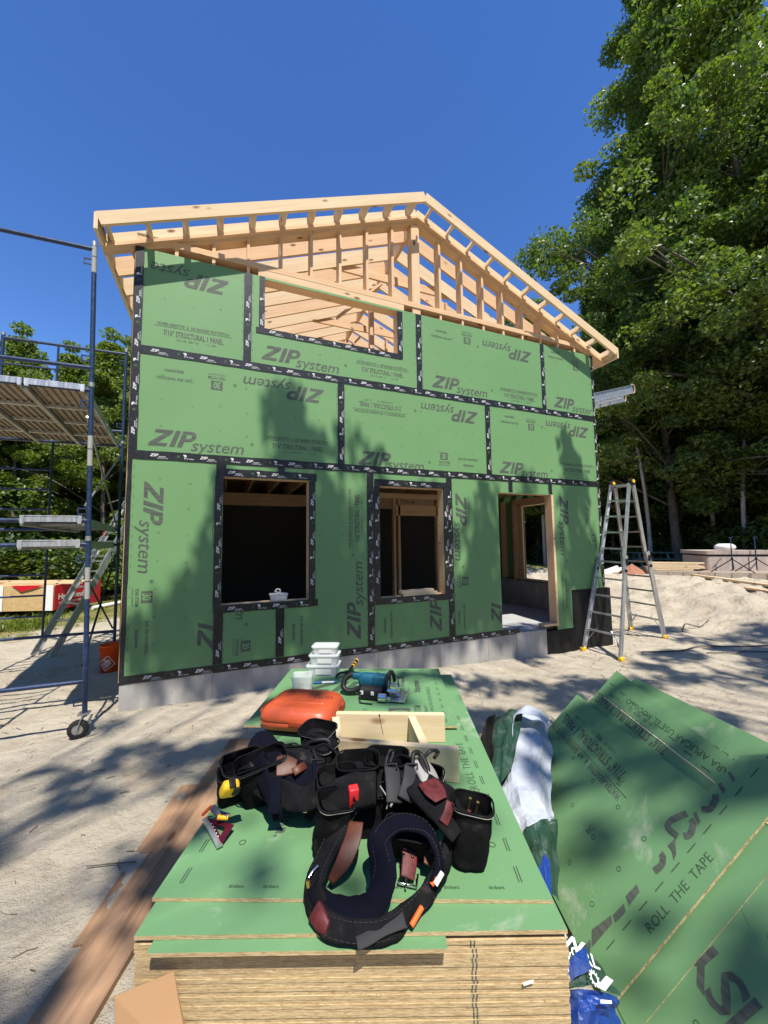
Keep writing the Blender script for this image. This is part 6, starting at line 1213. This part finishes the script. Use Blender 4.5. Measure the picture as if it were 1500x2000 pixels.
def make_tree(name, label, H, crad, cbase, nl, ls, seed, mats=('leafA', 'leafB', 'leafC'), barkm='bark', nlimb=16, tr=.17, lean=(0, 0), shape=1.0, clr=.75, group=None, nclump=7, topt=0.):
    r_ = random.Random(seed); global rng; rng = np.random.default_rng(seed)
    root = thing(name, label, 'tree', group); mb = MB()
    tp = []; n = 9
    for i in range(n): t = i / (n - 1); tp.append(V(lean[0] * t * t + .12 * math.sin(t * 5 + seed), lean[1] * t * t + .12 * math.cos(t * 4 + seed) - .12, -.3 + (H * .93 + .3) * t))
    mb.tube(crom(tp, 3), [x[0] for x in crom([V(tr * (1 - .88 * (i / (n - 1)) ** .8) * (1.25 if i == 0 else 1), 0, 0) for i in range(n)], 3)], 9)
    C = []; Rr = []
    for k in range(nlimb):
        t = cbase / H + (1 - cbase / H) * ((k + .3) / nlimb) ** .9; z0 = H * t * .93; base = V(lean[0] * t * t, lean[1] * t * t, z0); an = k * 2.4 + r_.uniform(-.4, .4); e = (t - cbase / H) / (1 - cbase / H)
        rad = crad * (math.sin(min(1, e * .9 + .28) * math.pi) ** .55) * r_.uniform(.7, 1.08) * shape * (1 - topt * e); up_ = r_.uniform(.15, .5) * rad
        tip = base + V(math.cos(an) * rad, math.sin(an) * rad, up_); mid_ = base.lerp(tip, .5) + V(0, 0, .12 * rad); L_ = crom([base, mid_, tip], 4)
        mb.tube(L_, [x[0] for x in crom([V(tr * .34 * (1 - t * .5), 0, 0), V(tr * .2, 0, 0), V(.012, 0, 0)], 4)], 5, 0, False)
        for j in range(nclump):
            f_ = .25 + .8 * (j + r_.random()) / nclump; p = base.lerp(tip, min(f_, 1)) + V(r_.gauss(0, 1), r_.gauss(0, 1), r_.gauss(0, .7)) * rad * .16; C.append(p); Rr.append(clr * r_.uniform(.55, 1.15) * (.6 + .12 * crad))
            if j % 2: mb.tube([base.lerp(tip, f_ * .75), p], .012, 4, 0, False)
    C.append(V(lean[0], lean[1], H * .97)); Rr.append(clr * .8)
    tk = mb.build('trunk', barkm); tk.parent = root
    C = np.array([tuple(c) for c in C]); Rr = np.array(Rr); P, k = clump_points(C, Rr, nl); mi = (rng.random(len(C)) * 1.6 + rng.random(len(C)) * .9).astype(int)[k]; mi = np.where(rng.random(nl) < .12, 2, np.minimum(mi, 2 if len(mats) > 2 else 1))
    me = leaves_mesh('crown', P, ls, None, up=.15, mats=list(mats), mi=mi); o = bpy.data.objects.new('crown', me); COL.objects.link(o); o.parent = root
    return root
def place(root, x, y, z, rz=0, s=1): root.location = (x, y, z); root.rotation_euler = (0, 0, rz); root.scale = (s, s, s); return root
def copy_tree(root, x, y, z, rz, s, label, group=None):
    c = root.copy(); COL.objects.link(c); c['label'] = label
    if group: c['group'] = group
    for ch in root.children: d = ch.copy(); COL.objects.link(d); d.parent = c; d.matrix_parent_inverse = ch.matrix_parent_inverse.copy()
    return place(c, x, y, z, rz, s)
CAMX, CAMY = 0.98476, -4.97063
def at(pxu, dist):
    """ground point in the direction of a compass bearing (degrees from +y) at a distance from the building site"""
    a = R(pxu); return CAMX + dist * math.sin(a), CAMY + dist * math.cos(a)
GW = 'trees of the dark wood at the right'; GL = 'trees beyond the scaffold at the left'; GB = 'trees behind the house'
x, y = at(71, 22.5); place(make_tree('maple_tree', 'tall thick-trunked maple at the right edge, leaning left, nearest in view', 21, 5.2, 3.4, 190000, .10, 11, tr=.25, lean=(-3.2, 2.2), nlimb=50, clr=.44, nclump=20, shape=.97, topt=.62), x, y, G(x, y), 0, 1.62)
x, y = at(59.5, 23.5); W1 = make_tree('maple_tree', 'broad leafy maple left of the tallest one, overhanging the roof end', 20.5, 5.1, 2.2, 170000, .12, 12, tr=.16, nlimb=46, clr=.5, nclump=18); place(W1, x, y, G(x, y), 2.2, 1.36)
x, y = at(63.5, 28); W2 = make_tree('beech_tree', 'dark beech in the right-hand wood behind the folding ladder', 21, 5.0, 1.2, 110000, .15, 13, ('leafB', 'leafD', 'leafA'), tr=.2, nlimb=38, clr=.75, nclump=11); place(W2, x, y, G(x, y), .3)
x, y = at(56.5, 23.5); W3 = make_tree('birch_tree', 'pale-stemmed birch seen just right of the folding ladder top', 13, 2.6, 4.5, 22000, .12, 14, ('leafB', 'leafA', 'leafC'), 'birch', nlimb=20, tr=.10, lean=(-1.6, .3), clr=.55); place(W3, x, y, G(x, y), 0, 1.15)
ordn = ['first', 'second', 'third', 'fourth', 'fifth', 'sixth', 'seventh', 'eighth', 'ninth', 'tenth', 'eleventh', 'twelfth', 'thirteenth', 'fourteenth', 'fifteenth', 'sixteenth']
for k, (az, d, s, src) in enumerate(((46.5, 30, .85, W2), (50, 29, .80, W1), (52.5, 29, .95, W2), (55, 31, 1.05, W2), (57, 30, 1.0, W1), (60.5, 30, 1.15, W2), (65.5, 28, 1.1, W1), (67.5, 27, 1.25, W2), (70.5, 25, 1.2, W2), (74, 27, 1.3, W1), (77, 24, 1.2, W2), (68, 33, 1.3, W2))):
    x, y = at(az, d); copy_tree(src, x, y, G(x, y), k * 1.3, s, 'shaded leafy tree of the right-hand wood, %s counted from its left end' % ordn[k], GW)
for k, (az, d, s) in enumerate(((51.5, 25, .85), (66, 22.5, 1.1))): x, y = at(az, d); copy_tree(W3, x, y, G(x, y), 2 + k, s, ('slim pale birch between the house corner and the folding ladder', 'slim pale birch in front of the dark wood above the tub')[k], GW)
# left
def hs_(az, d, el): return (el * d * math.cos(R(az - 22.6)) + 1.7)
x, y = at(-13.5, 20); L1_ = make_tree('maple_tree', 'yellow-green maple right of the scaffold post, nearest the house corner', 11.3, 3.5, 1.6, 60000, .125, 21, ('leafC', 'leafA', 'leafC'), tr=.13, nlimb=28, clr=.52, nclump=9); place(L1_, x, y, G(x, y), .5)
x, y = at(-21.5, 22); L2_ = make_tree('ash_tree', 'olive green ash at the left edge above the scaffold rail', 11.4, 3.3, 1.6, 56000, .125, 22, ('leafA', 'leafC', 'leafA'), tr=.13, nlimb=26, clr=.52, nclump=9); place(L2_, x, y, G(x, y), 1.5)
for k, (az, d, el, src) in enumerate(((-17.2, 25, .57, L2_), (-9.5, 24, .55, L1_), (-25, 24, .60, L2_), (-15, 29, .56, L1_), (-20, 29, .55, L1_), (-11.5, 31, .58, L2_), (-23.5, 32, .58, L2_), (-7, 27, .56, L2_))):
    x, y = at(az, d); copy_tree(src, x, y, G(x, y), 1 + k * 1.7, hs_(az, d, el) / 11.6, 'leafy tree of the left-hand wood, %s counted from the nearest row' % ordn[k], GL)
for k, (az, d, el, src) in enumerate(((-2, 30, .45, L2_), (6, 33, .4, L1_), (14, 32, .4, L2_), (22, 33, .42, L1_), (29, 31, .48, L2_), (34, 29, .60, L1_), (38, 28, .60, L2_), (42, 27, .62, L1_), (45, 30, .66, L2_))):
    x, y = at(az, d); copy_tree(src, x, y, G(x, y), 2 + k * 1.1, hs_(az, d, el) / 11.6, 'leafy tree behind the house, %s from the left among those hidden by it' % ordn[k], GB)
# far wood and understory: one mass each
def mass(name, arcs, n, ls, mats, label=None, seed=1, cl=1.0):
    global rng; rng = np.random.default_rng(seed); C = []; Rr = []
    for (a0, a1, d0, d1, z0, z1, m_) in arcs:
        for _ in range(m_):
            az = rng.uniform(a0, a1); d = rng.uniform(d0, d1); x, y = at(az, d); C.append((x, y, rng.uniform(z0, z1) - .3)); Rr.append(cl * rng.uniform(.5, 1.4))
    C = np.array(C); Rr = np.array(Rr); P, k = clump_points(C, Rr, n, .55); P[:, 2] = np.maximum(P[:, 2], -.35 + rng.uniform(0, .3, n)); me = leaves_mesh(name, P, ls, None, mats=mats, mi=rng.integers(0, len(mats), len(C))[k]); o = bpy.data.objects.new(name, me); COL.objects.link(o); return tag(o, label, kind='stuff')
mass('undergrowth', [(44, 80, 26, 36, 0, 6, 230), (50, 80, 24.5, 27, 0, 3.4, 90), (64.5, 80, 21.5, 24, .2, 2.8, 50)], 150000, .17, ['leafB', 'leafD', 'leafA'], seed=31)
mass('left_undergrowth', [(-30, -6, 19, 27, 0, 3.6, 130), (-30, -8, 15.5, 18, 0, 1.6, 40)], 60000, .17, ['leafB', 'leafD', 'leafA'], seed=32)
mass('far_woods', [(-45, 85, 36, 44, 0, 9, 520), (40, 82, 34, 40, 0, 16, 420)], 150000, .4, ['leafB', 'leafD'], seed=33, cl=2.2)
mass('added_woods_behind_viewer', [(92, 325, 19, 30, 0, 12, 900)], 110000, .42, ['leafB', 'leafA'], seed=34, cl=2.0)  # unseen ring of woods, added to hold back low sky light
for k in range(16):
    az = 45 + k * 2.0; d = 25 + (k * 7 % 9); x, y = at(az, d); mb = MB(); h = 7 + (k % 4); dx = math.sin(k * 2.1) * .8; mb.tube(crom([V(x, y, -.5), V(x + dx * .3, y, h * .4), V(x + dx, y, h)], 4), [.10 + .02 * (k % 3)] * 5 + [.06] * 4, 7); r = thing('bare_trunk', 'grey bare trunk standing in the right-hand wood, %s from its left end' % ordn[k], 'tree trunk', 'bare trunks in the wood', loc=(x, y, -.3)); bpy.context.view_layer.update(); par(mb.build('trunk', 'birch' if k % 3 == 0 else 'bark'), r)
# shade trees behind the viewer whose shadows dapple the sand, the table and the lower wall
SH = SUN / SUN.z
def shade_tree(name, label, tx, ty, blobs, seed, ls=.15, dens=300):
    """crown lumps lie along the sun's direction from the ground they shade"""
    global rng; rng = np.random.default_rng(seed); rr = random.Random(seed); root = thing(name, label, 'tree', loc=(tx, ty, -.36)); bpy.context.view_layer.update(); mb = MB(); C = []; Rr = []; W_ = []
    H = 15.5; mb.tube(crom([V(tx, ty, -.6), V(tx + .2, ty + .1, 5), V(tx - .1, ty + .3, 10), V(tx, ty + .3, H)], 4), [x[0] for x in crom([V(.3, 0, 0), V(.24, 0, 0), V(.16, 0, 0), V(.04, 0, 0)], 4)], 10)
    for (gx_, gy_, gz_, r, n) in blobs:
        h = rr.uniform(9.6, 13.5); p = V(gx_, gy_, gz_) + SH * (h - gz_); C.append(tuple(p)); Rr.append(r); W_.append(n * r * r); b = V(tx, ty + .3, max(4.5, p.z - (V(p.x - tx, p.y - ty, 0).length) * .6 - .5)); mb.tube(crom([b, b.lerp(p, .55) + V(0, 0, .3), p], 3), [.008] * 3 + [.006] * 3 + [.004], 4, 0, False)
    par(mb.build('trunk', 'bark'), root); C = np.array(C); Rr = np.array(Rr); W_ = np.array(W_); n = int(W_.sum() * dens); k = rng.choice(len(C), n, p=W_ / W_.sum()); d = rng.normal(size=(n, 3)); d /= np.linalg.norm(d, axis=1)[:, None]; P = C[k] + d * (Rr[k] * rng.uniform(0, 1, n) ** .5)[:, None] * np.array([1.15, .85, .8])
    me = leaves_mesh('crown', P, ls, None, mats=['leafA', 'leafB', 'leafC'], mi=rng.integers(0, 3, n)); o = bpy.data.objects.new('crown', me); COL.objects.link(o); par(o, root); return root

rr = random.Random(5)
WALLB = [(1.05, 0, 1.9, .26, 1.6), (1.0, 0, 1.3, .28, 1.6), (.75, 0, .9, .2, 1.2), (.5, 0, .75, .22, 1.2), (.35, 0, .3, .3, 1.8), (.9, 0, .4, .4, 2.2), (1.35, 0, .3, .4, 2.4), (1.75, 0, 3.3, .15, 1.5), (1.65, 0, 3.05, .22, 2.2), (1.78, 0, 2.8, .22, 2.2), (1.95, 0, 2.55, .24, 2.2), (1.62, 0, 2.6, .2, 1.2), (2.3, 0, 2.6, .2, .5), (2.6, 0, 2.65, .22, .9),
 (2.1, 0, 1.9, .28, 1.4), (2.45, 0, 1.5, .38, 1.8), (2.2, 0, 1.0, .4, 2.2), (2.7, 0, .8, .42, 2.4), (2.0, 0, .5, .4, 2.2), (2.6, 0, .2, .4, 2.4), (3.3, 0, .3, .45, 2.2), (3.9, 0, .3, .4, 2.0), (3.0, 0, 1.2, .3, 1.8), (3.0, 0, 1.9, .25, 1.5), (2.95, 0, 2.4, .2, .5), (4.25, 0, .5, .3, 1.3), (4.7, 0, 1.6, .3, 1.8), (4.85, 0, 2.05, .22, 1.4), (4.75, 0, 1.0, .34, 2.0), (4.6, 0, .45, .34, 1.8), (5.0, 0, .2, .3, 1.4), (4.1, 0, 1.4, .2, 1.0),
 (6.55, 0, 3.1, .16, 1.6), (6.7, 0, 2.75, .24, 2.0), (6.75, 0, 2.35, .28, 2.0), (6.6, 0, 1.95, .26, 1.6), (6.85, 0, 1.5, .3, 1.8), (6.6, 0, 1.1, .3, 1.8), (6.9, 0, .7, .3, 1.8), (6.3, 0, 1.4, .15, .9), (6.3, 0, .4, .2, 1.2), (3.75, 0, 2.3, .16, .4), (5.6, 0, 2.3, .2, .8), (5.6, 0, .1, .4, 1.8), (6.2, 0, .0, .3, 1.6)]
GRB = []
def gfill(x0, x1, y0, y1, n, r0, r1, d, keep=None):
    for _ in range(n):
        x, y = rr.uniform(x0, x1), rr.uniform(y0, y1)
        if keep and not keep(x, y): continue
        GRB.append((x, y, -.3, rr.uniform(r0, r1), d * rr.uniform(.6, 1.3)))
gfill(-2.8, .9, -4.8, -1.0, 46, .18, .38, 2.2); gfill(1.2, 5.6, -2.2, -.15, 28, .16, .34, 2.2); gfill(5.2, 10.6, -2.6, -.8, 28, .22, .45, 2.6); gfill(8.4, 10.6, -2.6, .6, 18, .3, .45, 2.4)
gfill(-.2, 3.0, -1.2, -.05, 10, .16, .3, 1.6)
# table and leaning sheets
GRB += [(T(u, v)[0], T(u, v)[1], .35, r, n) for u, v, r, n in ((.75, 1.55, .16, 1.8), (.25, 1.4, .12, 1.6), (.35, 1.95, .14, 2), (.95, .75, .18, 1.8), (.6, .9, .14, 1.8), (.28, .22, .10, 1.6), (.15, .95, .10, 1.0), (1.12, .42, .09, 1.5), (.8, 2.0, .10, 1.2), (.05, 1.6, .14, 1.8), (.1, .45, .07, 1.0), (.6, .12, .08, 1.0))]
GRB += [(p.x, p.y, p.z, r, n) for a, b, r, n in ((.1, .25, .2, 2.4), (-.15, .5, .2, 2.4), (-.3, .1, .22, 2.4), (.05, .75, .16, 2.2), (-.5, .75, .12, 2.0), (-.75, .3, .16, 2.2), (-.55, .1, .15, 1.8), (.2, 1.1, .15, 2), (-.65, 1.15, .13, 1.8), (-.3, 1.45, .16, 2), (-.75, 1.6, .16, 2), (-.1, .95, .12, 2), (-.42, .42, .09, 1.4)) for p in (LF(a, b),)]
WALLB = [(a, b, c, r * 1.12, n * 1.7) for a, b, c, r, n in WALLB]; ALL = WALLB + GRB
shade_tree('shade_tree', 'maple behind the viewer, left one of two, whose shadow dapples the sand', -4.0, -9.5, [b for b in ALL if b[0] < 2.6], 51)
shade_tree('shade_tree', 'maple behind the viewer, right one of two, whose shadow dapples the leaning sheets', 6.5, -10.5, [b for b in ALL if b[0] >= 2.6], 52)
